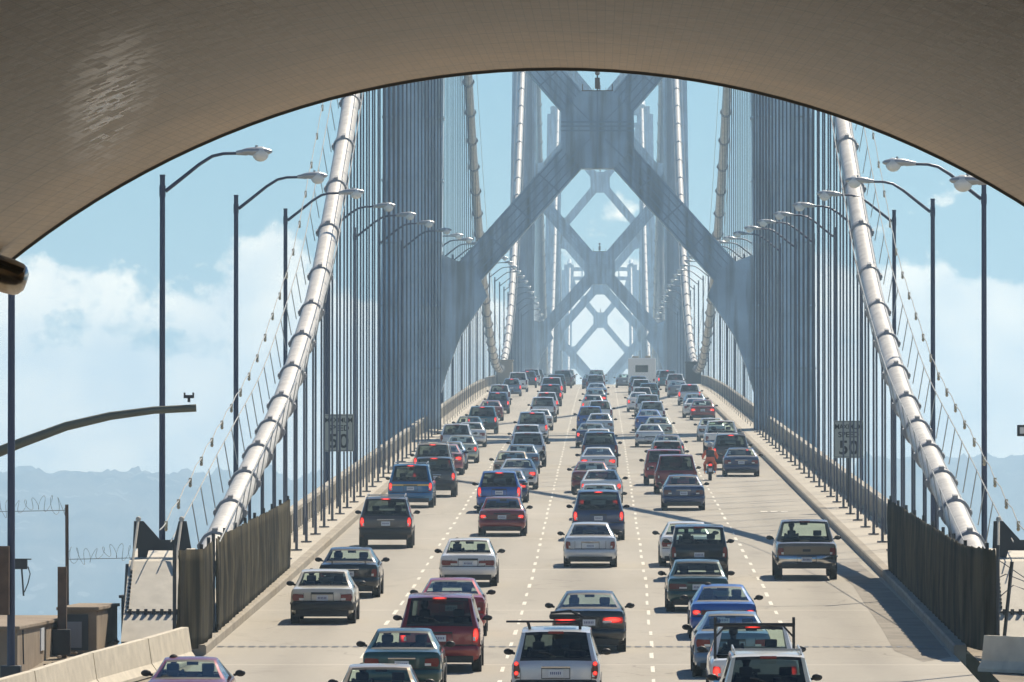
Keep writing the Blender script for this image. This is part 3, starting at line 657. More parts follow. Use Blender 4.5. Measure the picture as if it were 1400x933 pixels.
leftd = [218, 262, 303, 349, 388, 431, 480, 521, 560, 602]; rightd = [191, 236.5, 273, 309, 348, 387, 426, 466, 506, 548, 590]
for side, s, lst in (('left', -1, leftd), ('right', 1, rightd)):
    lst = lst+[lst[-1]+42.5*(i+1) for i in range(18)]
    for i, d in enumerate(lst):
        c = copy_tree(lp); X = -11.9 if s < 0 else 11.25
        c.location = (X, d, rz(d)-(1.45 if d == 191 else 0.27)); c.rotation_euler = (0, 0, 0 if s < 0 else math.pi)
        if i < 30: lb = f'{ordw[i]} grey cobra head street lamp along the {side} edge of the bridge'
        else: lb = f'small hazy street lamp in the far row past the near tower, {side} side'
        tag(c, lb, 'street lamp', f'street lamps along the {side} side of the bridge')
c = copy_tree(lp); c.location = (-12.84, 175, rz(175)-1.0)
tag(c, 'thick dark lamp post at the far left edge of the view beside the brown wall', 'street lamp')
bm = B(); box(bm, -0.35, -0.02, -0.35, -0.12, 2.8, 4.3, 0.02); obj('cabinet', bm, 'rust_post', c); bm = B(); box(bm, -0.22, 0.22, -0.22, 0.22, 0, 1.7, 0.03); obj('pedestal', bm, 'dark_steel', c)
del_tree(lp)
# camera mast arm on the left
ms = empty('camera_mast', (-17.5, 204, rz(204)), label='curved green-grey mast arm reaching in from the left with a small camera on its tip', cat='mast')
bm = B(); pts = [V(-125, 660, 204), V(-60, 640, 204), V(0, 617, 204), V(30, 605, 204), V(90, 583, 204), V(150, 569, 204), V(210, 561, 204), V(268, 558, 204)]
tube(bm, pts, [0.17, .15, .14, .13, .12, .11, .10, .10], 10); under(obj('mast_arm', bm, 'arm_green', smooth=True), ms)
bm = B(); a, b = V(-130, 940, 204), V(-130, 640, 204); tube(bm, [a, b], 0.16, 10); under(obj('mast_pole', bm, 'arm_green', smooth=True), ms)
bm = B(); p = V(258, 550, 204); tube(bm, [p, p+Vector((0, 0, .12))], 0.04, 6); box(bm, p.x-.13, p.x+.13, p.y-.1, p.y+.1, p.z+.10, p.z+.18); box(bm, p.x-.13, p.x-.09, p.y-.1, p.y+.1, p.z+.18, p.z+.24); box(bm, p.x+.09, p.x+.13, p.y-.1, p.y+.1, p.z+.18, p.z+.24); under(obj('camera', bm, 'dark_steel'), ms)
ms = empty('road_camera', V(1420, 590, 200), label='little dark camera box at the far right edge of the view', cat='camera')
bm = B(); p = V(1396, 589, 200); box(bm, p.x-.10, p.x+.2, p.y-.2, p.y+.2, p.z-.14, p.z+.14, .02); under(obj('housing', bm, 'dark_steel'), ms)
bm = B(); box(bm, p.x-.05, p.x+.06, p.y-.22, p.y-.2, p.z-.08, p.z+.08); under(obj('lens', bm, 'lamp_lens'), ms)
bm = B(); tube(bm, [V(1405, 592, 200.1), V(1520, 600, 200.1), V(1520, 930, 200.1)], 0.08, 8); under(obj('arm', bm, 'arm_green'), ms)
# ------------------------------------------------------------------ speed signs
for nm, s, px in (('left', -1, 463), ('right', 1, 1160)):
    d = 324.0; p = V(px, 592 if s < 0 else 601, d); root = empty('speed_sign', (p.x, d, p.z), label=f'rectangular maximum speed 50 sign standing behind the suspender ropes on the {nm} side', cat='road sign', group='speed limit signs')
    bm = B(); box(bm, -0.60, 0.60, -0.02, 0.02, -0.75, 0.75, 0.012); obj('sign_plate', bm, 'sign_face', root)
    bm = B()
    for x0, x1, z0, z1 in ((-.57, .57, .70, .72), (-.57, .57, -.72, -.70), (-.57, -.55, -.72, .72), (.55, .57, -.72, .72)): box(bm, x0, x1, -.026, -.0215, z0, z1)
    obj('border', bm, 'sign_ink', root)
    R90 = (math.radians(90), 0, 0)
    text('lettering', 'MAXIMUM', 0.27, (0, -0.030, 0.50), R90, 'sign_ink', root, 0.88)
    text('lettering', 'SPEED', 0.31, (0, -0.030, 0.18), R90, 'sign_ink', root, 1.0)
    text('lettering', '50', 0.78, (0, -0.030, -0.36), R90, 'sign_ink', root, 1.05)
    bm = B(); zt = rz(d)+0.2-p.z; box(bm, -0.04, 0.04, 0.025, 0.10, zt, 0.7); obj('post', bm, 'dark_steel', root)
# ------------------------------------------------------------------ mesh-covered fences
def mesh_fence(label, pts, seed, h0=2.55):
    random.seed(seed); root = empty('fence', (pts[0][0], pts[0][1], rz(pts[0][1])), label=label, cat='fence', group='fabric covered fences')
    bm = B(); prev = None; NZ = 8
    L = 0
    for (x0, y0, ha), (x1, y1, hb) in zip(pts, pts[1:]):
        n = max(6, int(math.hypot(x1-x0, (y1-y0)*0.35)/0.10))
        for i in range(n+1 if (x1, y1, hb) == pts[-1] else n):
            t = i/n; x, y, h = x0+(x1-x0)*t, y0+(y1-y0)*t, ha+(hb-ha)*t
            col = []
            for k in range(NZ+1):
                v = k/NZ; wob = 0.05*math.sin(L*2.6+1.7*v+seed)+0.035*math.sin(L*7.1+2.1*v)+random.uniform(-.008, .008)
                col.append(bm.verts.new((x+wob*(0.4+v*(1-v)*2.5), y+wob*0.6, rz(y)+0.15+v*(h-0.15)+(random.uniform(-.035, .035) if k == NZ else 0))))
            if prev:
                for k in range(NZ): bm.faces.new((prev[k], col[k], col[k+1], prev[k+1]))
            prev = col; L += 0.35
    fb = under(obj('fabric', bm, 'green_mesh', smooth=True, sharp=80), root)
    md = fb.modifiers.new('thick', 'SOLIDIFY'); md.thickness = 0.012
    for (x0, y0, ha), (x1, y1, hb) in zip(pts, pts[1:]):
        n = max(1, int(math.hypot(x1-x0, y1-y0)/6))
        for i in range(n+1):
            t = i/n; x, y, h = x0+(x1-x0)*t, y0+(y1-y0)*t, ha+(hb-ha)*t
            bm = B(); tube(bm, [(x+0.07*(1 if x < 0 else -1)*-1, y+.05, rz(y)), (x+0.07*(1 if x < 0 else -1)*-1, y+.05, rz(y)+h+0.12)], 0.045, 8); under(obj('post', bm, 'dark_steel'), root)
    return root
mesh_fence('tall dark green fabric fence standing along the left kerb below the cable', [(-9.75, 252, 2.35), (-9.72, 203, 2.62)], 3)
mesh_fence('short ragged dark fabric fence panel at the near end of the left fence', [(-9.72, 200.5, 2.6), (-9.70, 196.5, 2.55), (-10.25, 194.5, 2.6)], 5)
mesh_fence('tall nearly black fabric fence standing along the right kerb below the cable', [(8.92, 250, 2.4), (8.86, 197.5, 2.62), (9.25, 194.5, 2.65), (9.50, 194.3, 2.6)], 8)
for k, (a, b, dd) in enumerate((((1362, 760), (1345, 852), 196), ((1383, 768), (1370, 866), 195))):
    bm = B(); tube(bm, [V(*a, dd), V(*b, dd)+Vector((0, 0, -.5))], 0.045, 8)
    tag(obj('leaning_post', bm, 'dark_steel', smooth=True), ('dark thin post leaning beside the end of the right fabric fence', 'dark thin leaning post closer to the right edge, above the concrete barrier')[k], 'post', 'leaning posts')
bm = B()
for p, q, r in (((1345, 800), (1375, 785), (1400, 795)), ((1350, 830), (1385, 800), (1400, 806)), ((1330, 762), (1365, 766), (1400, 790))): tube(bm, [V(*p, 197), V(*q, 197), V(*r, 197)], 0.012, 4)
tag(obj('loose_wire', bm, 'rope_steel'), 'thin loose wires strung across the grey plate at the right edge', 'wire')
# concrete barriers
def barrier(label, pts, segL=4.0):
    for k, ((x0, y0), (x1, y1)) in enumerate(zip(pts, pts[1:])):
        bm = B(); a = Vector((x1-x0, y1-y0, rz(y1)-rz(y0))); n = Vector((a.y, -a.x, 0)).normalized()
        prof = [(-0.30, 0), (-0.30, 0.08), (-0.17, 0.26), (-0.085, 0.84), (0.085, 0.84), (0.17, 0.26), (0.30, 0.08), (0.30, 0)]
        p0 = Vector((x0, y0, rz(y0)-.02)); poly = [p0+n*u+Vector((0, 0, z)) for u, z in prof]; prism(bm, poly, a*0.985)
        tag(obj('barrier', bm, 'barrier_concrete'), label[k], 'concrete barrier', 'concrete barriers')
LB = [(-12.75, 163.0), (-12.05, 170.0), (-11.35, 178.5), (-10.55, 186.0), (-9.95, 192.5)]
barrier(['pale concrete barrier section at the bottom left corner of the view', 'second pale concrete barrier section in from the bottom left corner', 'pale concrete barrier section behind the red car at the bottom left', 'pale concrete barrier section ending at the left fabric fence'], LB)
barrier(['pale scuffed concrete barrier at the bottom right edge below the leaning posts'], [(8.98, 187.8), (12.2, 184.5)])
# utility shed, boxes, razor-wire fence, posts on the left
def wbox(name, label, cat, x0, x1, y0, y1, h, mat, parts=()):
    z = rz(y0); root = empty(name, ((x0+x1)/2, y0, z), label=label, cat=cat)
    bm = B(); X = (x1-x0)/2; box(bm, -X, X, 0, y1-y0, -0.4, h-.06); obj('walls', bm, mat, root)
    bm = B(); box(bm, -X-.06, X+.06, -.1, y1-y0+.1, h-.058, h+.02, .012); obj('roof', bm, mat, root)
    return root
r_ = wbox('utility_shed', 'low brown concrete shed wall at the left with a flat roof', 'shed', -17.5, -13.5, 186, 206, 1.08, 'brown_concrete')
bm = B(); box(bm, 1.99, 2.03, 7.5, 8.6, 0.40, 0.95); obj('notice', bm, 'plate_white', r_)
bm = B(); tube(bm, [(2.04, 1.2, 1.0), (2.05, 1.3, 0.2)], 0.02, 6); obj('conduit', bm, 'dark_steel', r_)
r_ = wbox('utility_box', 'brown concrete utility box with a dark recessed front left of the cable housing', 'utility box', -13.35, -12.42, 198, 206.5, 1.06, 'brown_concrete')
bm = B(); box(bm, -0.40, 0.26, -0.035, -0.003, 0.02, 0.90); dr = obj('door', bm, 'dark_steel', r_)
bm = B(); box(bm, -0.28, 0.10, -0.05, -0.037, 0.08, 0.72); obj('door_panel', bm, 'band_paint', dr)
r_ = wbox('utility_box', 'dark narrow steel cabinet between the brown box and the cable housing', 'cabinet', -12.38, -12.0, 207.5, 209, 1.0, 'dark_steel')
bm = B(); p = V(29, 772, 205); tube(bm, [V(32, 815, 205), p], 0.025, 6); box(bm, p.x-.17, p.x+.15, p.y-.1, p.y+.1, p.z-.12, p.z+.12, .01); box(bm, p.x-.22, p.x+.25, p.y-.12, p.y+.12, p.z+.12, p.z+.15); tube(bm, [V(38, 775, 205), V(41, 785, 205), V(38, 798, 205), V(33, 810, 205)], 0.015, 5)
tag(obj('junction_box', bm, 'dark_steel'), 'small dark junction box on a thin stem above the brown shed roof', 'junction box')
bm = B(); p = V(85, 893, 196); box(bm, p.x-.11, p.x+.11, p.y-.1, p.y+.1, rz(196)-.1, p.z+2.1, .01); tag(obj('steel_post', bm, 'rust_post'), 'rusty square steel post between the shed and the utility box', 'post')
bm = B(); p = V(85, 880, 195.6); box(bm, p.x-.25, p.x+.2, p.y-.12, p.y+.05, rz(196)+.0, rz(196)+.62, .02); tag(obj('meter_box', bm, 'black_plastic'), 'black meter box strapped at the foot of the rusty steel post', 'box')
fr = empty('wire_fence', V(92, 840, 208), label='tall thin fence post carrying coils of razor wire against the blue hills', cat='fence')
bm = B(); tube(bm, [V(92, 860, 208), V(91, 690, 208)], 0.045, 8); under(obj('post', bm, 'rust_post'), fr)
bm = B(); tube(bm, [V(93.5, 850, 208.3), V(91, 694, 208.3)], 0.012, 4)
for (x0, x1, yc, nloop, rr) in ((-15, 90, 692, 9, 0.24), (92, 185, 757, 8, 0.22)):
    pts = []
    for i in range(nloop*16+1):
        t = i/(nloop*16); c0 = V(x0+(x1-x0)*t, yc+4*math.sin(t*7), 208); a = t*nloop*2*math.pi
        pts.append(c0+Vector((0.05*math.sin(a*1.3), 0.22*math.cos(a), rr*math.sin(a)*(0.8+.2*math.sin(t*9)))))
    tube(bm, pts, 0.0055, 4)
    tube(bm, [V(x0, yc+8, 208), V(x1, yc+6, 208)], 0.008, 4)
under(obj('razor_wire', bm, 'rope_steel'), fr)
# rubble and litter by the boxes
random.seed(4); bm = B()
for i in range(160):
    x = random.uniform(-13.2, -10.2); y = random.uniform(187, 205); r = random.uniform(.015, .06)
    if x > -10.9 and y < 195: continue
    ball(bm, (x, y, rz(y)+r*.3), r, (1.2, 1, .7), 6)
tag(obj('gravel', bm, 'brown_concrete'), 'scattered gravel and debris on the verge', kind='stuff')
# cable enclosures at mid-span
for nm, s, m_, lb, ww, hh in (('left', -1, 'tan_tarp', 'tan boxy enclosure round the foot of the left cable at mid span', 0.85, 2.6), ('right', 1, 'dark_steel', 'dark hooded enclosure round the foot of the right cable at mid span', 0.8, 2.4)):
    d = 832.0; root = empty('cable_enclosure', (XB+s*9.75, d, rz(d)), label=lb, cat='enclosure')
    bm = B(); box(bm, -ww, ww, -2, 2, 0.2, hh, 0.12); obj('shell', bm, m_, root); bm = B(); box(bm, -ww-.08, ww+.08, -2.1, 2.1, hh+.003, hh+.12, .03); obj('hood', bm, m_, root)
exec_cars = True
# ------------------------------------------------------------------ vehicles
def lerp(a, b, t): return a+(b-a)*t
STY = {  # L, W, H, belt, hood, yA, yB, yC, yD, roof half width ratio, ground clearance, trunk z
 'sedan': dict(L=4.6, W=1.76, H=1.42, belt=0.93, hood=0.80, yA=0.70, yB=1.38, yC=2.62, yD=3.35, wr=0.66, gc=0.23, tk=0.99, kind='sedan'),
 'boxy': dict(L=4.5, W=1.72, H=1.41, belt=0.90, hood=0.80, yA=0.82, yB=1.34, yC=2.60, yD=3.25, wr=0.70, gc=0.24, tk=0.96, kind='sedan'),
 'coupe': dict(L=4.45, W=1.72, H=1.35, belt=0.88, hood=0.76, yA=0.55, yB=1.50, yC=2.35, yD=3.15, wr=0.62, gc=0.22, tk=0.93, kind='coupe'),
 'hatch': dict(L=4.2, W=1.72, H=1.52, belt=0.95, hood=0.86, yA=0.07, yB=0.52, yC=2.55, yD=3.2, wr=0.70, gc=0.24, tk=0.97, kind='hatchback'),
 'wagon': dict(L=4.7, W=1.78, H=1.62, belt=0.98, hood=0.90, yA=0.07, yB=0.48, yC=3.0, yD=3.65, wr=0.72, gc=0.28, tk=1.0, kind='SUV'),
 'suv': dict(L=4.7, W=1.86, H=1.76, belt=1.08, hood=1.00, yA=0.06, yB=0.36, yC=3.05, yD=3.65, wr=0.76, gc=0.34, tk=1.10, kind='SUV'),
 'boxsuv': dict(L=4.3, W=1.78, H=1.70, belt=1.05, hood=1.00, yA=0.05, yB=0.20, yC=2.75, yD=3.2, wr=0.82, gc=0.36, tk=1.07, kind='SUV'),
 'van': dict(L=4.9, W=1.92, H=1.78, belt=1.04, hood=0.95, yA=0.06, yB=0.42, yC=3.25, yD=4.15, wr=0.76, gc=0.27, tk=1.06, kind='minivan'),
 'sedan2': dict(L=4.75, W=1.80, H=1.46, belt=0.95, hood=0.82, yA=0.52, yB=1.46, yC=2.55, yD=3.50, wr=0.63, gc=0.22, tk=1.04, kind='sedan'),
 'suv2': dict(L=4.5, W=1.82, H=1.68, belt=1.04, hood=0.96, yA=0.06, yB=0.62, yC=2.85, yD=3.55, wr=0.72, gc=0.32, tk=1.07, kind='SUV'),
 'pickup': dict(L=5.3, W=1.90, H=1.80, belt=1.12, hood=1.05, yA=2.05, yB=2.22, yC=3.35, yD=3.95, wr=0.74, gc=0.40, tk=1.15, kind='pickup'),
}
def car_proto(sty, lights='side', far=False):
    P = STY[sty]; L, W, H, bl, hd, yA, yB, yC, yD, gc, tk = (P[k] for k in ('L', 'W', 'H', 'belt', 'hood', 'yA', 'yB', 'yC', 'yD', 'gc', 'tk'))
    hw = W/2; wr = hw*P['wr']; pk = sty == 'pickup'; tall = sty in ('hatch', 'wagon', 'suv', 'suv2', 'boxsuv', 'van')
    root = empty('parked_car')
    Hs = H-0.03
    st = []   # y, wf, bottom, shoulder, top, top half width
    def add(y, wf, zb, zs, zt, wt): st.append((y, wf, zb, zs, zt, wt))
    dz = 0.96*hw*0.96
    add(0.0, .90, gc+.10, tk-.12, tk-.10, hw*.84); add(0.035, .955, gc+.03, tk-.05, tk-.03, hw*.88)
    if not tall:
        add(0.22, .985, gc, bl, tk, hw*.90); 
        if pk: add(1.0, 1.0, gc, bl, tk, hw*.93); add(1.9, 1.0, gc, bl, tk, hw*.93)
    # rear glass slope
    def slope(y, t): return lerp(tk+.005, Hs-0.05, t), lerp(hw*.88 if not tall else hw*.90, wr, t**0.9)
    for t in (0.0, 0.09, 0.5, 0.90):
        y = lerp(yA, yB, t); zt, wt = slope(y, t); add(y, min(1, .985+.015*t), gc, bl, zt, wt)
    add(yB, 1.0, gc, bl, Hs-.045, wr); add(yB+.12, 1.0, gc, bl, Hs-.022, wr*1.0); 
    ym = lerp(yB, yC, .5); 
    add(ym-.05, 1.0, gc, bl, Hs, wr*1.01); add(ym+.05, 1.0, gc, bl, Hs, wr*1.01)
    add(yC, 1.0, gc, bl, Hs-.03, wr)
    for t in (0.08, 0.5, 0.92, 1.0):
        y = lerp(yC, yD, t); add(y, 1.0, gc, bl, lerp(Hs-.035, bl+.06, t), lerp(wr, hw*.86, t))
    add(L-.55, .985, gc, lerp(bl, hd, .6), lerp(bl, hd, .7), hw*.84); add(L-.18, .93, gc+.02, hd-.10, hd-.08, hw*.78); add(L-.03, .86, gc+.06, hd-.25, hd-.22, hw*.66); add(L, .80, gc+.14, hd-.38, hd-.36, hw*.6)
    bm = B(); bg_, bs, bw = B(), B(), B()
    rows = []; info = []
    for (y, wf, zb, zs, zt, wt) in st:
        w_ = hw*wf; zm = lerp(zb, zs, .55); e2 = (w_*.955, zs); cr = 0.03 if zt > bl+.1 else 0.02
        g1 = (lerp(e2[0], wt, .06), lerp(zs, zt, .06)); g2 = (lerp(e2[0], wt, .90), lerp(zs, zt, .90))
        if zt < bl+.15: g1 = (lerp(e2[0], wt, .3), lerp(zs, zt, .4)); g2 = (lerp(e2[0], wt, .7), lerp(zs, zt, .8))
        half = [(0, zb), (w_*.80, zb), (w_*.955, zb+.06), (w_*.99, lerp(zb, zs, .28)), (w_, zm), (w_*.985, zs-.06), e2, g1, g2, (wt, zt), (wt*.90, zt+cr*.45), (wt*.5, zt+cr*.9), (0, zt+cr)]
        rows.append((y, half))
    n = len(rows[0][1])
    def ring(b_): return [[b_.verts.new((x, y, z)) for x, z in half]+[b_.verts.new((-x, y, z)) for x, z in half[-2:0:-1]] for y, half in rows]
    rb = ring(bm); tot = len(rb[0])
    def yof(i): return rows[i][0]
    glass_r, glass_f, glass_s, trim = [], [], [], []
    for i in range(len(rows)-1):
        ya, yb_ = yof(i), yof(i+1); mid = (ya+yb_)/2
        for k in range(tot):
            k2 = (k+1) % tot; kk = min(k, tot-1-k)    # mirrored index of the strip
            y0r = yA+(yB-yA)*.08; y1r = yA+(yB-yA)*.91
            isr = kk in (10, 11) and y0r < mid < y1r
            isf = kk in (10, 11) and yC+(yD-yC)*.07 < mid < yC+(yD-yC)*.93
            iss = kk == 7 and ((yA+(yB-yA)*.45 < mid if not tall else mid > yB+.10) and mid < yD-(yD-yC)*.10) and not (ym-.06 < mid < ym+.06) and not (yB < mid < yB+.12 and not pk)
            if pk and iss and mid < yB: iss = False
            q = (rb[i][k], rb[i][k2], rb[i+1][k2], rb[i+1][k])
            if isr: glass_r.append([v.co.copy() for v in q])
            elif kk in (10, 11) and yA < mid < yB: trim.append([v.co.copy() for v in q])
            elif isf: glass_f.append([v.co.copy() for v in q])
            elif iss: glass_s.append(([v.co.copy() for v in q], 1 if rb[i][k].co.x+rb[i][k2].co.x > 0 else -1))
            elif pk and kk in (10, 11) and 0.2 < mid < 1.95: pass
            else: bm.faces.new(q)
    # rear and front caps as grids so that they shade well
    for r_ in (rb[0], rb[-1]):
        m_ = n-1
        for k in range(m_):
            a, b_ = r_[k], r_[k+1]; c_, d_ = r_[(tot-k-1) % tot], r_[(tot-k) % tot]
            vs_ = []
            for v in (a, b_, c_, d_):
                if v not in vs_: vs_.append(v)
            if len(vs_) >= 3:
                try: bm.faces.new(vs_)
                except ValueError: pass
    body = obj('body', bm, 'paint_silver', root, smooth=True, sharp=38)
    body['paintable'] = 1
    def pane(name, quads, mat):
        b_ = B()
        for q in quads: b_.faces.new([b_.verts.new(p) for p in q])
        bmesh.ops.remove_doubles(b_, verts=b_.verts[:], dist=0.0005); return obj(name, b_, mat, root, smooth=True)
    gm = 'glass_dark' if tall else 'glass_clear'
    g = pane('rear_window', glass_r, gm); g['glassy'] = 1
    pane('windscreen', glass_f, 'glass_clear'); ymt = (yA+yB)/2
    for grp in ([q for q in trim if q[0].y < ymt-.001 and sum(p.y for p in q)/4 < ymt], [q for q in trim if sum(p.y for p in q)/4 >= ymt]):
        if grp: pane('window_trim', grp, 'black_plastic')
    for s in (-1, 1):
        g = pane('side_window', [q for q, ss in glass_s if ss == s], gm); g['glassy'] = 1
    # bumper, valance, plate
    zbm0, zbm1 = gc+.13, gc+.36
    bm = B(); pts = [(-hw*.99, .35), (-hw*.97, .10), (-hw*.86, -.05), (-hw*.5, -.10), (0, -.115), (hw*.5, -.10), (hw*.86, -.05), (hw*.97, .10), (hw*.99, .35)]
    prof = [(0, zbm0), (-.035, zbm0+.05), (-.045, zbm1-.06), (-.01, zbm1), (.10, zbm1+.01), (.10, zbm0)]
    prev = None
    for (x, y) in pts:
        r_ = [bm.verts.new((x, y+a, z)) for a, z in prof]
        if prev:
            for i in range(len(prof)): bm.faces.new((prev[i], prev[(i+1) % len(prof)], r_[(i+1) % len(prof)], r_[i]))
        else: bm.faces.new(r_[::-1])
        prev = r_
    bm.faces.new(prev); bp_ = obj('bumper', bm, 'paint_silver', root, smooth=True, sharp=50); bp_['paintable'] = 2
    bm = B(); box(bm, -hw*.82, hw*.82, -.04, .5, gc-.03, zbm0+.01, .02); box(bm, -hw*.9, hw*.9, .4, L-.5, gc-.05, gc+.02); tube(bm, [(hw*.5, -.10, gc), (hw*.5, .3, gc)], .03, 8)
    obj('underbody', bm, 'black_plastic', root)
    zp = {'sedan': .70, 'boxy': .70, 'coupe': .50, 'hatch': .72, 'wagon': .80, 'suv': .86, 'sedan2': .74, 'suv2': .60, 'boxsuv': .80, 'van': .80, 'pickup': .64}[sty]; yp = -.012 if zp > zbm1 else -.17
    if sty == 'pickup': yp = -.17
    bm = B(); box(bm, -.155, .155, yp-.012, yp+.03, zp-.075, zp+.075, .004); pl = obj('licence_plate', bm, 'plate_white', root)
    if not far:
        bm = B()
        for k in range(6): box(bm, -.115+k*.04, -.092+k*.04, yp-.015, yp-.012, zp-.025, zp+.03)
        obj('plate_characters', bm, 'plate_ink', pl)
        bm = B(); x0 = .30
        for (a, b_, c_, d_) in ((-x0, x0, zp-.115, zp-.10), (-x0, x0, zp+.095, zp+.11), (-x0, -x0+.012, zp-.10, zp+.095), (x0-.012, x0, zp-.10, zp+.095)): box(bm, a, b_, yp-.002, yp+.03, c_, d_)
        obj('plate_recess', bm, 'black_plastic', root)
        # shut lines of the boot lid or tailgate
        bm = B(); zt_ = tk-.13
        xw = hw*.58 if not tall else hw*.80; lo = zbm1+.02
        for s in (-1, 1): box(bm, s*xw-.005, s*xw+.005, -.006, .004, lo, zt_)
        box(bm, -xw, xw, -.006, .004, lo, lo+.008); obj('boot_seam', bm, 'black_plastic', root)
        bm = B(); box(bm, -.30, .30, -.028, .004, zp+.115, zp+.15, .006); obj('boot_trim', bm, 'chrome' if sty in ('sedan', 'suv') else 'black_plastic', root)
    if tall and not far:
        ya_, za_ = lerp(yA, yB, .12)-.03, lerp(tk, Hs-.05, .12)+.03
        bm = B(); tube(bm, [(0, ya_, za_), (-.16, lerp(yA, yB, .25)-.03, lerp(tk, Hs-.05, .25)+.03), (-.36, lerp(yA, yB, .30)-.03, lerp(tk, Hs-.05, .30)+.03)], .012, 5); obj('wiper', bm, 'black_plastic', root)
    if not far:
        bm = B(); box(bm, -hw*.90, hw*.90, -.022, .004, zbm1+.001, zbm1+.018); obj('bumper_seam', bm, 'black_plastic', root)
        for s in (-1, 1): bm = B(); box(bm, min(s*(hw-.012), s*(hw+.012)), max(s*(hw-.012), s*(hw+.012)), .35, L-.6, lerp(gc, bl, .42), lerp(gc, bl, .42)+.05); obj('side_moulding', bm, 'black_plastic', root)
        bm = B()
        for yy in (.88 if not pk else 1.05, L-.92):
            for s in (-1, 1): bm = B(); tube(bm, [(s*(hw-.05), yy, .335), (s*(hw+.004), yy, .335)], .385, 20); obj('wheel_arch', bm, 'interior', root)
    # tail lights
    if lights == 'side': spec = (hw*.56, hw*.93, tk-.34, tk-.15) if not tall else (hw*.79, hw*.95, tk-.38, tk+.02)
    if lights == 'tall': spec = (hw*.74, hw*.93, tk-.38, tk-.14) if not tall else (hw*.80, hw*.955, tk-.36, tk-.02)
    if lights == 'wide': spec = (hw*.36, hw*.93, tk-.32, tk-.16)
    if lights == 'bar': spec = (hw*.66, hw*.92, tk-.31, tk-.17)
    for s in (-1, 1):
        x0, x1, z0, z1 = spec
        if far: bm = B(); box(bm, min(s*x0, s*x1), max(s*x0, s*x1), -.03, .05, z0, z1)
        else:
            bm = B(); tp = [(s*x0, z0+.02), (s*(x1-.03), z0), (s*x1, lerp(z0, z1, .5)), (s*(x1-.02), z1), (s*(x0+.02), z1-.015)]
            prism(bm, [(x, -.035, z) for x, z in tp], (0, .12, 0)); bmesh.ops.bevel(bm, geom=bm.edges[:], offset=.012, segments=2, affect='EDGES')
        tl = obj('tail_light', bm, 'tail_off', root, smooth=True); tl['lamp'] = 1
        if not far:
            bm = B(); box(bm, min(s*x0, s*lerp(x0, x1, .45))+.01, max(s*x0, s*lerp(x0, x1, .45))-.0, -.041, -.036, lerp(z0, z1, .12), lerp(z0, z1, .4)); obj('reverse_lens', bm, 'lamp_lens', tl)
    if lights == 'bar':
        bm = B(); box(bm, -hw*.655, hw*.655, -.02, .03, tk-.30, tk-.18, .006); obj('light_bar', bm, 'tail_smoked', root)
    # third brake light
    if tall or pk: bm = B(); box(bm, -.16, .16, yB-.16 if not pk else yB-.07, yB-.02, H-.085, H-.035, .006)
    else: bm = B(); box(bm, -.13, .13, yA+.10, yA+.2, tk+.0, tk+.05, .006)
    b3 = obj('brake_light', bm, 'tail_off', root); b3['lamp3'] = 1
    # mirrors
    for s in (-1, 1):
        bm = B(); ym_ = yD-.42; zm_ = bl+.09
        ball(bm, (s*(hw+.11), ym_, zm_), .098, (1.1, .6, .72), 12); tube(bm, [(s*(hw-.03), ym_, zm_-.04), (s*(hw+.08), ym_, zm_-.02)], .03, 6); obj('mirror', bm, 'black_plastic', root, smooth=True)
    # wheels
    rw = {'suv': .36, 'suv2': .35, 'boxsuv': .36, 'pickup': .37, 'van': .33}.get(sty, .315)
    for yy in (.88 if not pk else 1.05, L-.92):
        for s in (-1, 1):
            bm = B(); x1 = hw-.015; x0 = x1-.21
            tube(bm, [(s*x0, yy, rw), (s*(x0+.02), yy, rw), (s*(x1-.03), yy, rw), (s*x1, yy, rw)], [rw*.93, rw, rw, rw*.93], 20)
            wh = obj('wheel', bm, 'tyre', root, smooth=True)
            if not far: bm = B(); tube(bm, [(s*(x1-.01), yy, rw), (s*(x1+.006), yy, rw)], rw*.60, 16); obj('rim', bm, 'rim', wh)
    # cabin
    bm = B(); fl = gc+.10
    box(bm, -hw*.86, hw*.86, yA+.2 if not tall else .3, yD+.15, fl, fl+.06)
    if not pk and not tall: box(bm, -hw*.78, hw*.78, yA+.10, yB+.02, tk-.13, tk-.08)
    ys = lerp(yC, yD, 0)-.75
    for s in (-1, 1):
        c_ = s*hw*.42; box(bm, c_-.24, c_+.24, ys, ys+.14, fl+.3, bl+.14, .05); box(bm, c_-.13, c_+.13, ys+.02, ys+.11, bl+.17, bl+.34, .04); box(bm, c_-.24, c_+.24, ys+.1, ys+.6, fl+.2, fl+.38, .04)
    if not pk:
        yr = max(yB-.08, ys-1.05) if not tall else ys-1.1; box(bm, -hw*.74, hw*.74, yr, yr+.14, fl+.3, bl+.06, .05)
        for s in (-1, 1): box(bm, s*hw*.42-.12, s*hw*.42+.12, yr+.02, yr+.10, bl+.08, bl+.20, .03)
    box(bm, -hw*.82, hw*.82, yD-.35, yD-.05, fl+.3, bl-.02, .03); obj('seats', bm, 'interior', root)
    bm = B(); box(bm, -.12, .12, yC+.12, yC+.15, H-.20, H-.12, .01); obj('inside_mirror', bm, 'black_plastic', root)
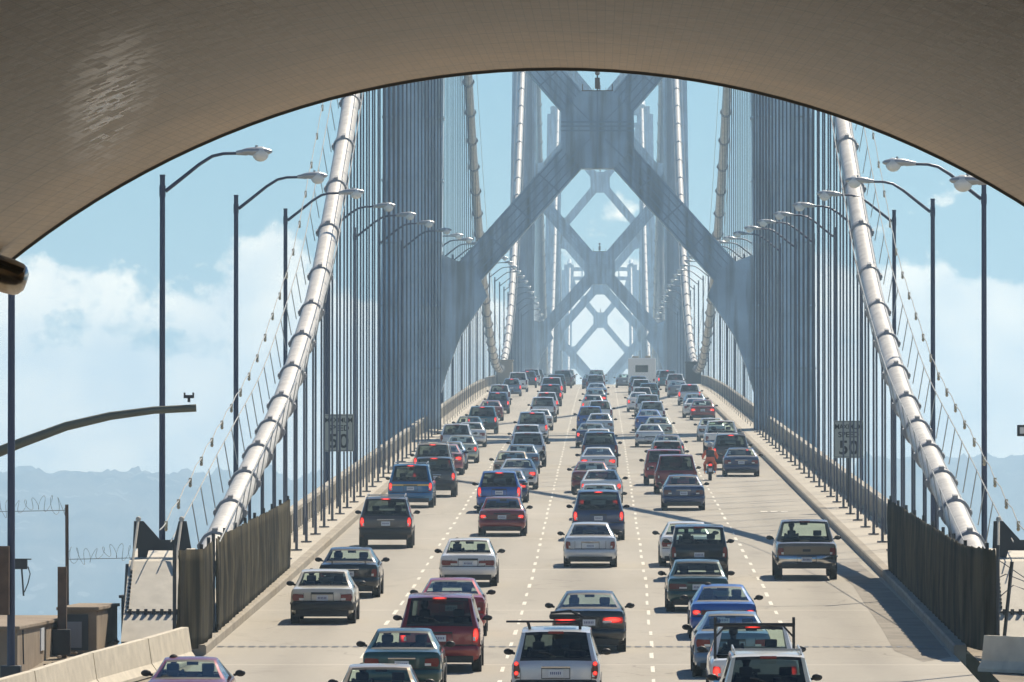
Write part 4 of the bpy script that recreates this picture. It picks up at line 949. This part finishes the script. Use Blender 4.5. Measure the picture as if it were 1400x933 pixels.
    if pk:
        bm = B(); box(bm, -hw*.84, hw*.84, .22, 1.92, gc+.32, gc+.36); 
        for s in (-1, 1): box(bm, min(s*hw*.84, s*hw*.80), max(s*hw*.84, s*hw*.80), .2, 1.95, gc+.36, tk-.02)
        box(bm, -hw*.8, hw*.8, 1.9, 1.95, gc+.36, tk-.02); obj('bed_liner', bm, 'black_plastic', root)
        bm = B(); box(bm, -hw*.74, hw*.74, -.014, .003, zbm1+.05, tk-.11); tg = obj('tailgate', bm, 'paint_silver', root); tg['paintable'] = 1
        bm = B(); box(bm, -.12, .12, -.03, -.014, tk-.27, tk-.19, .006); obj('tailgate_handle', bm, 'black_plastic', tg)
    if sty == 'sedan' and not far:
        pass
    root['len'] = L
    return root
PROTO = {}
def get_proto(sty, lights, far):
    k = (sty, lights, far)
    if k not in PROTO: PROTO[k] = car_proto(sty, lights, far)
    return PROTO[k]
# lane, rear distance, X, style, lights, colour, lit, options
A, Bm, Cm, Dm, Em = 0, 1, 2, 3, 4
CARS = [
 (A, 163, -8.4, 'coupe', 'side', 'dark red', 0, 'person'), (A, 214, -7.42, 'boxy', 'side', 'cream', 0, 'lowblack person'), (A, 232.5, -7.3, 'sedan', 'tall', 'black', 0, 'person spoiler'),
 (A, 278, -7.45, 'suv', 'tall', 'brown', 1, 'rack'), (A, 331, -7.85, 'van', 'tall', 'bright teal', 1, 'rack stripe'), (A, 348.5, -7.25, 'suv', 'tall', 'dark grey', 1, ''),
 (A, 377, -7.9, 'suv', 'side', 'tan', 1, 'rack'), (A, 391, -7.6, 'sedan', 'side', 'rose', 1, ''), (A, 403, -7.6, 'sedan', 'side', 'blue grey', 0, ''), (A, 419, -7.3, 'sedan', 'tall', 'pale green', 1, ''),
 (A, 441, -7.95, 'suv', 'side', 'silver', 0, ''), (A, 463, -7.5, 'sedan', 'side', 'silver', 0, ''), (A, 486, -8.0, 'sedan', 'side', 'dark green', 0, ''), (A, 507, -7.5, 'suv', 'tall', 'teal', 1, ''),
 (A, 560, -7.7, 'sedan', 'side', 'maroon', 0, ''), (A, 594, -7.65, 'wagon', 'tall', 'navy', 1, ''), (A, 640, -8.1, 'suv', 'side', 'silver', 0, ''), (A, 700, -7.8, 'hatch', 'tall', 'blue grey', 1, ''),
 (A, 742, -7.7, 'van', 'side', 'white', 0, ''), (A, 795, -7.3, 'suv', 'tall', 'navy', 1, ''), (A, 850, -7.4, 'van', 'side', 'silver', 0, ''), (A, 905, -7.4, 'suv', 'side', 'dark grey', 0, ''),
 (Bm, 158.5, -4.4, 'boxy', 'side', 'tan', 0, 'person'), (Bm, 175.5, -4.35, 'sedan', 'side', 'dark green', 0, 'person'), (Bm, 186.5, -3.75, 'van', 'tall', 'dark red', 1, 'person'), (Bm, 206, -3.84, 'sedan', 'tall', 'red', 0, 'person'),
 (Bm, 241.5, -4.0, 'boxy', 'wide', 'white', 0, 'person'), (Bm, 292, -3.6, 'boxy', 'bar', 'maroon', 1, ''), (Bm, 323, -4.1, 'wagon', 'side', 'blue', 1, ''), (Bm, 339, -3.95, 'sedan', 'side', 'navy', 1, ''),
 (Bm, 362, -3.75, 'sedan', 'side', 'silver', 1, ''), (Bm, 378, -4.2, 'boxy', 'side', 'tan', 0, ''), (Bm, 394, -3.9, 'sedan', 'side', 'blue grey', 0, ''), (Bm, 410, -3.75, 'suv', 'tall', 'silver', 0, ''),
 (Bm, 443, -4.1, 'wagon', 'side', 'white', 0, ''), (Bm, 478, -4.1, 'van', 'tall', 'silver', 1, ''), (Bm, 520, -4.0, 'sedan', 'side', 'white', 0, ''), (Bm, 553, -4.0, 'suv', 'side', 'silver', 0, ''),
 (Bm, 590, -4.0, 'wagon', 'side', 'white', 1, ''), (Bm, 633, -4.0, 'suv', 'tall', 'dark grey', 1, ''), (Bm, 680, -4.2, 'van', 'side', 'silver', 1, ''), (Bm, 730, -4.1, 'suv', 'side', 'dark green', 0, ''), (Bm, 790, -3.8, 'van', 'side', 'brown', 0, ''), (Bm, 850, -3.8, 'sedan', 'side', 'dark grey', 0, ''), (Bm, 910, -3.8, 'suv', 'side', 'silver', 0, ''),
 (Cm, 168, -.95, 'suv', 'tall', 'silver', 2, 'rackbar person'), (Cm, 197, -.3, 'sedan', 'wide', 'black', 1, 'person'), (Cm, 258.5, -.35, 'sedan', 'tall', 'silver', 0, ''), (Cm, 287, -.1, 'van', 'tall', 'navy', 1, ''), (Cm, 313, -.07, 'boxy', 'side', 'silver', 1, ''),
 (Cm, 338.5, 0, 'sedan', 'tall', 'white', 1, ''), (Cm, 356, -.45, 'sedan', 'side', 'maroon', 0, ''), (Cm, 386, -.14, 'sedan', 'side', 'silver', 1, ''), (Cm, 409, -.07, 'suv', 'side', 'navy', 0, ''), (Cm, 440, -.15, 'sedan', 'side', 'white', 0, ''),
 (Cm, 461, -.55, 'sedan', 'tall', 'navy', 1, ''), (Cm, 498, -.1, 'sedan', 'side', 'silver', 0, ''), (Cm, 519, -.7, 'wagon', 'tall', 'blue', 0, ''), (Cm, 540, -.1, 'suv', 'side', 'silver', 0, ''), (Cm, 588, -.6, 'sedan', 'tall', 'cream', 1, ''),
 (Cm, 625, -.45, 'sedan', 'side', 'dark green', 1, ''), (Cm, 670, -.4, 'sedan', 'side', 'pale blue', 0, ''), (Cm, 720, -.5, 'suv', 'side', 'grey', 0, ''), (Cm, 780, -1.0, 'sedan', 'tall', 'navy', 0, ''), (Cm, 850, -.5, 'suv', 'side', 'dark grey', 0, ''),
 (Dm, 156.5, 3.25, 'suv', 'tall', 'cream', 0, 'rack person'), (Dm, 168, 3.2, 'pickup', 'tall', 'white', 1, 'ladder person'), (Dm, 184, 3.0, 'sedan', 'side', 'blue grey', 0, ''), (Dm, 204.5, 3.1, 'coupe', 'bar', 'blue', 1, 'person'), (Dm, 222, 2.67, 'boxy', 'wide', 'dark green', 0, ''),
 (Dm, 246.5, 3.0, 'boxsuv', 'tall', 'black', 0, 'person clear'), (Dm, 259, 2.75, 'sedan', 'side', 'white', 0, ''), (Dm, 327, 3.35, 'sedan', 'side', 'navy', 0, ''), (Dm, 354, 3.3, 'van', 'side', 'dark red', 0, ''), (Dm, 370, 2.9, 'boxsuv', 'side', 'red', 0, ''),
 (Dm, 391, 3.2, 'wagon', 'side', 'tan', 0, ''), (Dm, 422, 3.5, 'sedan', 'side', 'purple', 1, ''), (Dm, 463, 2.8, 'coupe', 'tall', 'silver', 0, ''), (Dm, 485, 3.45, 'sedan', 'side', 'pale green', 0, ''), (Dm, 512, 3.05, 'sedan', 'tall', 'blue', 0, ''),
 (Dm, 539, 3.4, 'wagon', 'side', 'silver', 0, ''), (Dm, 570, 3.3, 'suv', 'side', 'silver', 0, ''), (Dm, 602, 2.8, 'sedan', 'tall', 'white', 1, ''), (Dm, 630, 3.2, 'hatch', 'side', 'cream', 0, ''), (Dm, 657, 3.9, 'wagon', 'side', 'teal', 0, ''),
 (Dm, 684, 3.4, 'wagon', 'side', 'white', 0, ''), (Dm, 712, 3.3, 'suv', 'side', 'blue grey', 0, ''), (Dm, 800, 2.3, 'sedan', 'tall', 'grey', 0, ''),
 (Em, 247, 6.3, 'pickup', 'tall', 'gold', 0, 'person'), (Em, 388, 6.75, 'sedan', 'side', 'navy', 0, ''), (Em, 403, 6.5, 'suv', 'tall', 'brown', 1, 'rack'), (Em, 441, 6.6, 'pickup', 'tall', 'white', 0, ''), (Em, 481, 6.6, 'boxy', 'bar', 'silver', 0, ''),
 (Em, 563, 7.1, 'boxy', 'side', 'maroon', 1, ''), (Em, 574, 6.75, 'sedan', 'side', 'white', 0, ''), (Em, 602, 7.0, 'sedan', 'side', 'blue grey', 0, ''), (Em, 638, 7.0, 'suv', 'side', 'silver', 1, ''), (Em, 690, 6.6, 'sedan', 'tall', 'grey', 0, ''),
 (Em, 740, 6.8, 'suv', 'side', 'silver', 0, ''), (Em, 790, 6.5, 'van', 'tall', 'teal', 1, ''), (Em, 850, 6.5, 'suv', 'side', 'silver', 0, ''), (Em, 905, 6.5, 'sedan', 'side', 'white', 0, ''),
]
LANE = ['left lane', 'second lane', 'middle lane', 'fourth lane', 'right lane']
OWN = {  # what each near vehicle looks like
 0: 'dark red car cut off at the bottom left beside the barrier', 1: 'cream sedan with black lower bumper in the left lane', 2: 'black sedan with a small rear spoiler just ahead of the cream sedan',
 3: 'grey brown SUV with roof rails and lit brake lights near the left kerb', 4: 'blue minivan with a yellow stripe under its dark rear window', 5: 'dark grey SUV directly ahead of the blue minivan with the yellow stripe'}
def person_proto():
    """seated driver: one skinned body, hair as a child"""
    root = bpy.data.objects.new('person', bpy.data.meshes.new('person')); C.objects.link(root)
    vs = [(0, 0, .12), (0, -.03, .32), (0, -.02, .52), (0, .0, .66), (0, .03, .74), (0, .04, .87), (-.19, .0, .58), (-.25, .14, .36), (-.14, .40, .42), (.19, .0, .58), (.25, .14, .36), (.14, .40, .42), (-.10, .05, .10), (-.12, .42, .17), (-.12, .62, -.10), (.10, .05, .10), (.12, .42, .17), (.12, .62, -.10)]
    es = [(0, 1), (1, 2), (2, 3), (3, 4), (4, 5), (2, 6), (6, 7), (7, 8), (2, 9), (9, 10), (10, 11), (0, 12), (12, 13), (13, 14), (0, 15), (15, 16), (16, 17)]
    rr = [.15, .14, .15, .07, .065, .10, .065, .05, .04, .065, .05, .04, .09, .07, .05, .09, .07, .05]
    me = root.data; me.from_pydata(vs, es, []); root.data.materials.append(M['dark_cloth'])
    md = root.modifiers.new('skin', 'SKIN'); 
    for i, v in enumerate(me.skin_vertices[0].data): v.radius = (rr[i], rr[i]); v.use_root = (i == 0)
    sd = root.modifiers.new('sub', 'SUBSURF'); sd.levels = 1; sd.render_levels = 1
    bm = B(); ball(bm, (0, .03, .91), .115, (.92, 1.0, 1.05), 12); obj('hair', bm, 'hair', root, smooth=True)
    return root
pp0 = person_proto()
used = []
order = sorted(range(len(CARS)), key=lambda i: (CARS[i][0], CARS[i][1]))
pos_in_lane = {}
for l in range(5):
    for q, i in enumerate([i for i in order if CARS[i][0] == l]): pos_in_lane[i] = q
def desc(i):
    c = CARS[i]; return f"{c[5]} {STY[c[3]]['kind']}"
labels = {}
for i in range(len(CARS)):
    ln = CARS[i][0]; mates = [j for j in order if CARS[j][0] == ln]; q = mates.index(i)
    back = mates[q-1] if q > 0 else None; ah = mates[q+1] if q+1 < len(mates) else None
    lit = ' with brake lights on' if CARS[i][6] else ''
    if back is None: lb = f"{desc(i)} nearest in the {LANE[ln]}, following the {desc(ah)}"
    elif ah is None: lb = f"{desc(i)} farthest at the crest in the {LANE[ln]}, ahead of the {desc(back)}"
    else: lb = f"{desc(i)}, {LANE[ln]}, ahead of {desc(back)}, behind {desc(ah)}"
    labels[i] = lb
labels.update(OWN)
dup = [l for l in labels.values() if list(labels.values()).count(l) > 1]
for i in labels:
    if labels[i] in dup:
        labels[i] = f"{desc(i)}, {ordw[pos_in_lane[i]] if pos_in_lane[i] < 12 else 'one of the farthest'} from the camera in the {LANE[CARS[i][0]]}"
KN = {'sedan': 'sedan_car', 'coupe': 'coupe_car', 'hatchback': 'hatchback_car', 'SUV': 'sport_utility_car', 'minivan': 'minivan', 'pickup': 'pickup_truck'}
for i, (ln, d, X, sty, lt, colr, lit, opt) in enumerate(CARS):
    if sty == 'sedan' and i % 3 == 1: sty = 'sedan2'
    if sty == 'suv' and i % 2 == 0 and 'rack' not in opt: sty = 'suv2'
    far = d > 600; src = get_proto(sty, lt if not far else ('tall' if lt == 'tall' else 'side'), far)
    z = rz(d); L = STY[sty]['L']; kind = STY[sty]['kind']
    o = copy_tree(src); o.name = KN[kind]; P = STY[sty]; hw = P['W']/2; H = P['H']
    o.location = (X, d, z+.002); o.rotation_euler = (math.atan((rz(d+L)-z)/L), 0, 0)
    random.seed(i*13+5); o.scale = (random.uniform(.97, 1.03), 1, random.uniform(.965, 1.035)) if d > 250 else (1, 1, 1)
    o.rotation_euler.z = random.uniform(-.006, .006)
    tag(o, labels[i], {'sedan': 'car', 'coupe': 'car', 'hatchback': 'car', 'SUV': 'SUV', 'minivan': 'minivan', 'pickup': 'pickup truck'}[kind], 'vehicles queuing across the bridge')
    for ch in o.children:
        if ch.get('paintable'):
            m_ = paint(colr)
            if ch['paintable'] == 2 and ('lowblack' in opt or (sty in ('suv', 'boxsuv') and i % 2)): m_ = M['black_plastic']
            if ch['paintable'] == 2 and sty == 'pickup': m_ = M['chrome']
            ch.material_slots[0].link = 'OBJECT'; ch.material_slots[0].material = m_
        if ch.get('glassy') and 'clear' in opt: ch.material_slots[0].link = 'OBJECT'; ch.material_slots[0].material = M['glass_clear']
        if ch.get('lamp'):
            ch.material_slots[0].link = 'OBJECT'; ch.material_slots[0].material = M['tail_lit' if lit == 1 else ('tail_off' if i % 3 else 'tail_smoked')]
        if ch.get('lamp3'):
            ch.material_slots[0].link = 'OBJECT'; ch.material_slots[0].material = M['tail_lit' if lit == 1 or (lit and 0) else 'tail_off']
        for k_ in ('paintable', 'glassy', 'lamp', 'lamp3'):
            if k_ in ch: del ch[k_]
    if 'len' in o: del o['len']
    if 'rack' in opt.split():
        for s in (-1, 1):
            bm = B(); x = s*hw*P['wr']*.92; tube(bm, [(x, P['yB']+.25, H-.02), (x, P['yB']+.35, H+.05), (x, P['yC']-.2, H+.06), (x, P['yC']-.05, H-.02)], .02, 6); obj('roof_rail', bm, 'lamp_head', o)
        bm = B(); beam(bm, (-hw*P['wr']*.95, P['yB']+.6, H+.06), (hw*P['wr']*.95, P['yB']+.6, H+.06), .04, .03); obj('roof_bar', bm, 'lamp_head', o)
    if 'rackbar' in opt:
        bm = B(); tube(bm, [(-1.05, 1.0, H+.14), (.55, 1.0, H+.14)], .025, 6); tube(bm, [(-.55, 1.0, H-.02), (-.6, 1.0, H+.14)], .035, 6); tube(bm, [(.5, 1.0, H-.02), (.5, 1.0, H+.14)], .035, 6)
        obj('roof_bar', bm, 'black_plastic', o)
        bm = B(); box(bm, -.15, .5, 1.1, 1.7, H+.18, H+.30, .05); tube(bm, [(-.12, 1.1, H+.32), (.3, 1.1, H+.36), (.62, 1.1, H+.2)], .03, 6); obj('bike_carrier', bm, 'black_plastic', o)
        for s in (-1, 1):
            for zz in (.86, 1.06):
                bm = B(); tube(bm, [(s*hw*.885, -.05, zz), (s*hw*.885, -.03, zz)], .052, 14); obj('lamp_round', bm, 'tail_lit', o)
    if 'ladder' in opt:
        bm = B()
        for s in (-1, 1): tube(bm, [(s*.82, .3, 1.0), (s*.82, .3, 2.02)], .035, 6); beam(bm, (s*.82, .3, 1.60), (s*.60, .3, 1.84), .04, .04)
        tube(bm, [(-.84, .3, 1.86), (.84, .3, 1.86)], .045, 6); obj('ladder_rack', bm, 'black_plastic', o)
    if 'spoiler' in opt:
        bm = B(); box(bm, -.6, .6, .12, .28, P['tk']+.07, P['tk']+.10, .01); box(bm, -.5, -.46, .15, .25, P['tk'], P['tk']+.08); box(bm, .46, .5, .15, .25, P['tk'], P['tk']+.08); obj('spoiler', bm, paint('dark grey'), o)
    if 'stripe' in opt:
        bm = B(); box(bm, -hw*.84, hw*.84, -.016, .05, P['tk']-.155, P['tk']-.085); obj('stripe', bm, M['yellow_stripe'], o)
    if 'person' in opt:
        p = pp0.copy(); C.objects.link(p)
        for ch in pp0.children: c2 = ch.copy(); C.objects.link(c2); c2.parent = p
        ys = P['yC']-.75+.22; p.location = (X-hw*.42, d+ys, z+GR*ys+P['gc']+.38-.02); p.scale = (.92, .92, .80 if H < 1.6 else .95)
        tag(p, f"dark silhouette of the driver inside the {desc(i)} in the {LANE[ln]}" if i not in OWN else f"dark silhouette of the driver inside the {' '.join(OWN[i].split()[:4]).rstrip(',')}", 'person', 'drivers seen through rear windows')
for k, r_ in PROTO.items(): del_tree(r_)
del_tree(pp0)
# camper
d = 738.0; z = rz(d); cp = empty('camper_van', (3.75, d, z), label='white boxy camper with a dark rear window towering over cars near the crest', cat='camper', group='vehicles queuing across the bridge')
bm = B(); box(bm, -1.28, 1.28, 0, 5.6, .55, 3.15, .10); obj('body', bm, 'paint_white', cp); bm = B(); box(bm, -1.1, 1.1, 5.6, 7.0, .5, 1.9, .2); obj('cab', bm, 'paint_white', cp)
bm = B(); box(bm, -.62, .55, -.03, .02, 1.85, 2.5, .03); obj('rear_window', bm, 'glass_dark', cp); bm = B(); box(bm, -.56, .5, -.02, .0, 1.9, 2.45); obj('window_backing', bm, 'interior', cp)
bm = B(); box(bm, -.9, -.3, 1, 2, 3.15, 3.35, .03); box(bm, .3, .8, 2, 3, 3.15, 3.40, .03); obj('roof_unit', bm, 'tan_tarp', cp)
for s in (-1, 1):
    bm = B(); box(bm, s*1.08-.09, s*1.08+.09, -.03, .02, 1.0, 1.25, .01); obj('tail_light', bm, 'tail_off', cp)
    for yy in (1.2, 6.0): bm = B(); tube(bm, [(s*.95, yy, .38), (s*1.22, yy, .38)], .38, 16); obj('wheel', bm, 'tyre', cp, smooth=True)
bm = B(); box(bm, -1.2, 1.2, -.12, .05, .42, .60, .03); obj('bumper', bm, 'black_plastic', cp)
# motorcycle and rider
d = 380.0; z = rz(d); X = 5.15; mc = empty('motorcycle', (X, d, z), label='dark motorcycle riding between the two right lanes beside the navy sedan', cat='motorcycle')
for yy in (.32, 1.75):
    bm = B(); tube(bm, [(-.075, yy, .32), (-.06, yy, .32), (.06, yy, .32), (.075, yy, .32)], [.27, .32, .32, .27], 20); wh = obj('wheel', bm, 'tyre', mc, smooth=True)
    bm = B(); tube(bm, [(-.08, yy, .32), (.08, yy, .32)], .19, 14); obj('rim', bm, 'rim', wh)
bm = B(); box(bm, -.14, .14, .55, 1.35, .30, .72, .06); ball(bm, (0, 1.15, .88), .2, (.85, 1.5, .8)); box(bm, -.13, .13, .25, .9, .74, .86, .05); tube(bm, [(0, 1.75, .32), (0, 1.5, .95)], .05, 8); box(bm, -.1, .1, .0, .5, .62, .74, .03); obj('frame', bm, 'black_plastic', mc, smooth=True)
bm = B(); box(bm, -.10, .10, -.02, .06, .68, .80, .02); obj('tail_light', bm, 'tail_lit', mc)
bm = B(); box(bm, -.09, .09, -.06, -.04, .42, .58, .005); obj('licence_plate', bm, 'plate_white', mc)
bm = B(); tube(bm, [(.18, .9, .35), (.20, -.05, .42)], .05, 8); tube(bm, [(-.18, .9, .35), (-.20, -.05, .42)], .05, 8); obj('exhaust', bm, 'chrome', mc, smooth=True)
bm = B(); tube(bm, [(-.36, 1.35, 1.02), (0, 1.5, 1.0), (.36, 1.35, 1.02)], .018, 6); obj('handlebar', bm, 'black_plastic', mc)
for s in (-1, 1):
    bm = B(); ball(bm, (s*.42, 1.45, 1.25), .07, (1.2, .4, .8)); tube(bm, [(s*.34, 1.4, 1.03), (s*.42, 1.45, 1.22)], .012, 5); obj('mirror', bm, 'black_plastic', mc)
rd = bpy.data.objects.new('person', bpy.data.meshes.new('person')); C.objects.link(rd); rd.location = (X, d, z)
vs = [(0, .55, .95), (0, .60, 1.15), (0, .70, 1.38), (0, .76, 1.50), (0, .80, 1.66), (-.20, .72, 1.38), (-.33, .95, 1.16), (-.34, 1.33, 1.06), (.20, .72, 1.38), (.33, .95, 1.16), (.34, 1.33, 1.06), (-.15, .65, .92), (-.25, 1.08, .80), (-.22, .85, .40), (-.22, 1.02, .34), (.15, .65, .92), (.25, 1.08, .80), (.22, .85, .40), (.22, 1.02, .34)]
es = [(0, 1), (1, 2), (2, 3), (3, 4), (2, 5), (5, 6), (6, 7), (2, 8), (8, 9), (9, 10), (0, 11), (11, 12), (12, 13), (13, 14), (0, 15), (15, 16), (16, 17), (17, 18)]
rr = [.17, .17, .18, .08, .09, .085, .07, .045, .085, .07, .045, .10, .085, .06, .05, .10, .085, .06, .05]
rd.data.from_pydata(vs, es, []); rd.data.materials.append(M['orange_jacket']); rd.modifiers.new('skin', 'SKIN')
for i, v in enumerate(rd.data.skin_vertices[0].data): v.radius = (rr[i], rr[i]); v.use_root = (i == 0)
sd = rd.modifiers.new('sub', 'SUBSURF'); sd.levels = 1; sd.render_levels = 2
tag(rd, 'rider in an orange jacket and grey helmet sitting on the motorcycle', 'person')
bm = B(); ball(bm, (0, .80, 1.69), .15, (.9, 1.05, 1.0), 16); obj('helmet', bm, 'helmet', rd, smooth=True)
bm = B(); box(bm, -.19, .19, .42, .60, 1.12, 1.45, .05); obj('backpack', bm, 'black_plastic', rd)
# ------------------------------------------------------------------ haze
m = bpy.data.materials.new('haze_air'); m.use_nodes = True; t = m.node_tree; t.nodes.clear()
pv = t.nodes.new('ShaderNodeVolumePrincipled'); mo = t.nodes.new('ShaderNodeOutputMaterial'); t.links.new(pv.outputs[0], mo.inputs['Volume'])
pv.inputs['Color'].default_value = (0.56, 0.79, 1.0, 1); pv.inputs['Density'].default_value = HAZE; pv.inputs['Anisotropy'].default_value = 0.3
M['haze_air'] = m
bm = B(); box(bm, -2400, 2400, -200, 6400, -1.6, 185)
tag(obj('haze', bm, 'haze_air'), 'thin pale blue haze over the bay', kind='stuff')
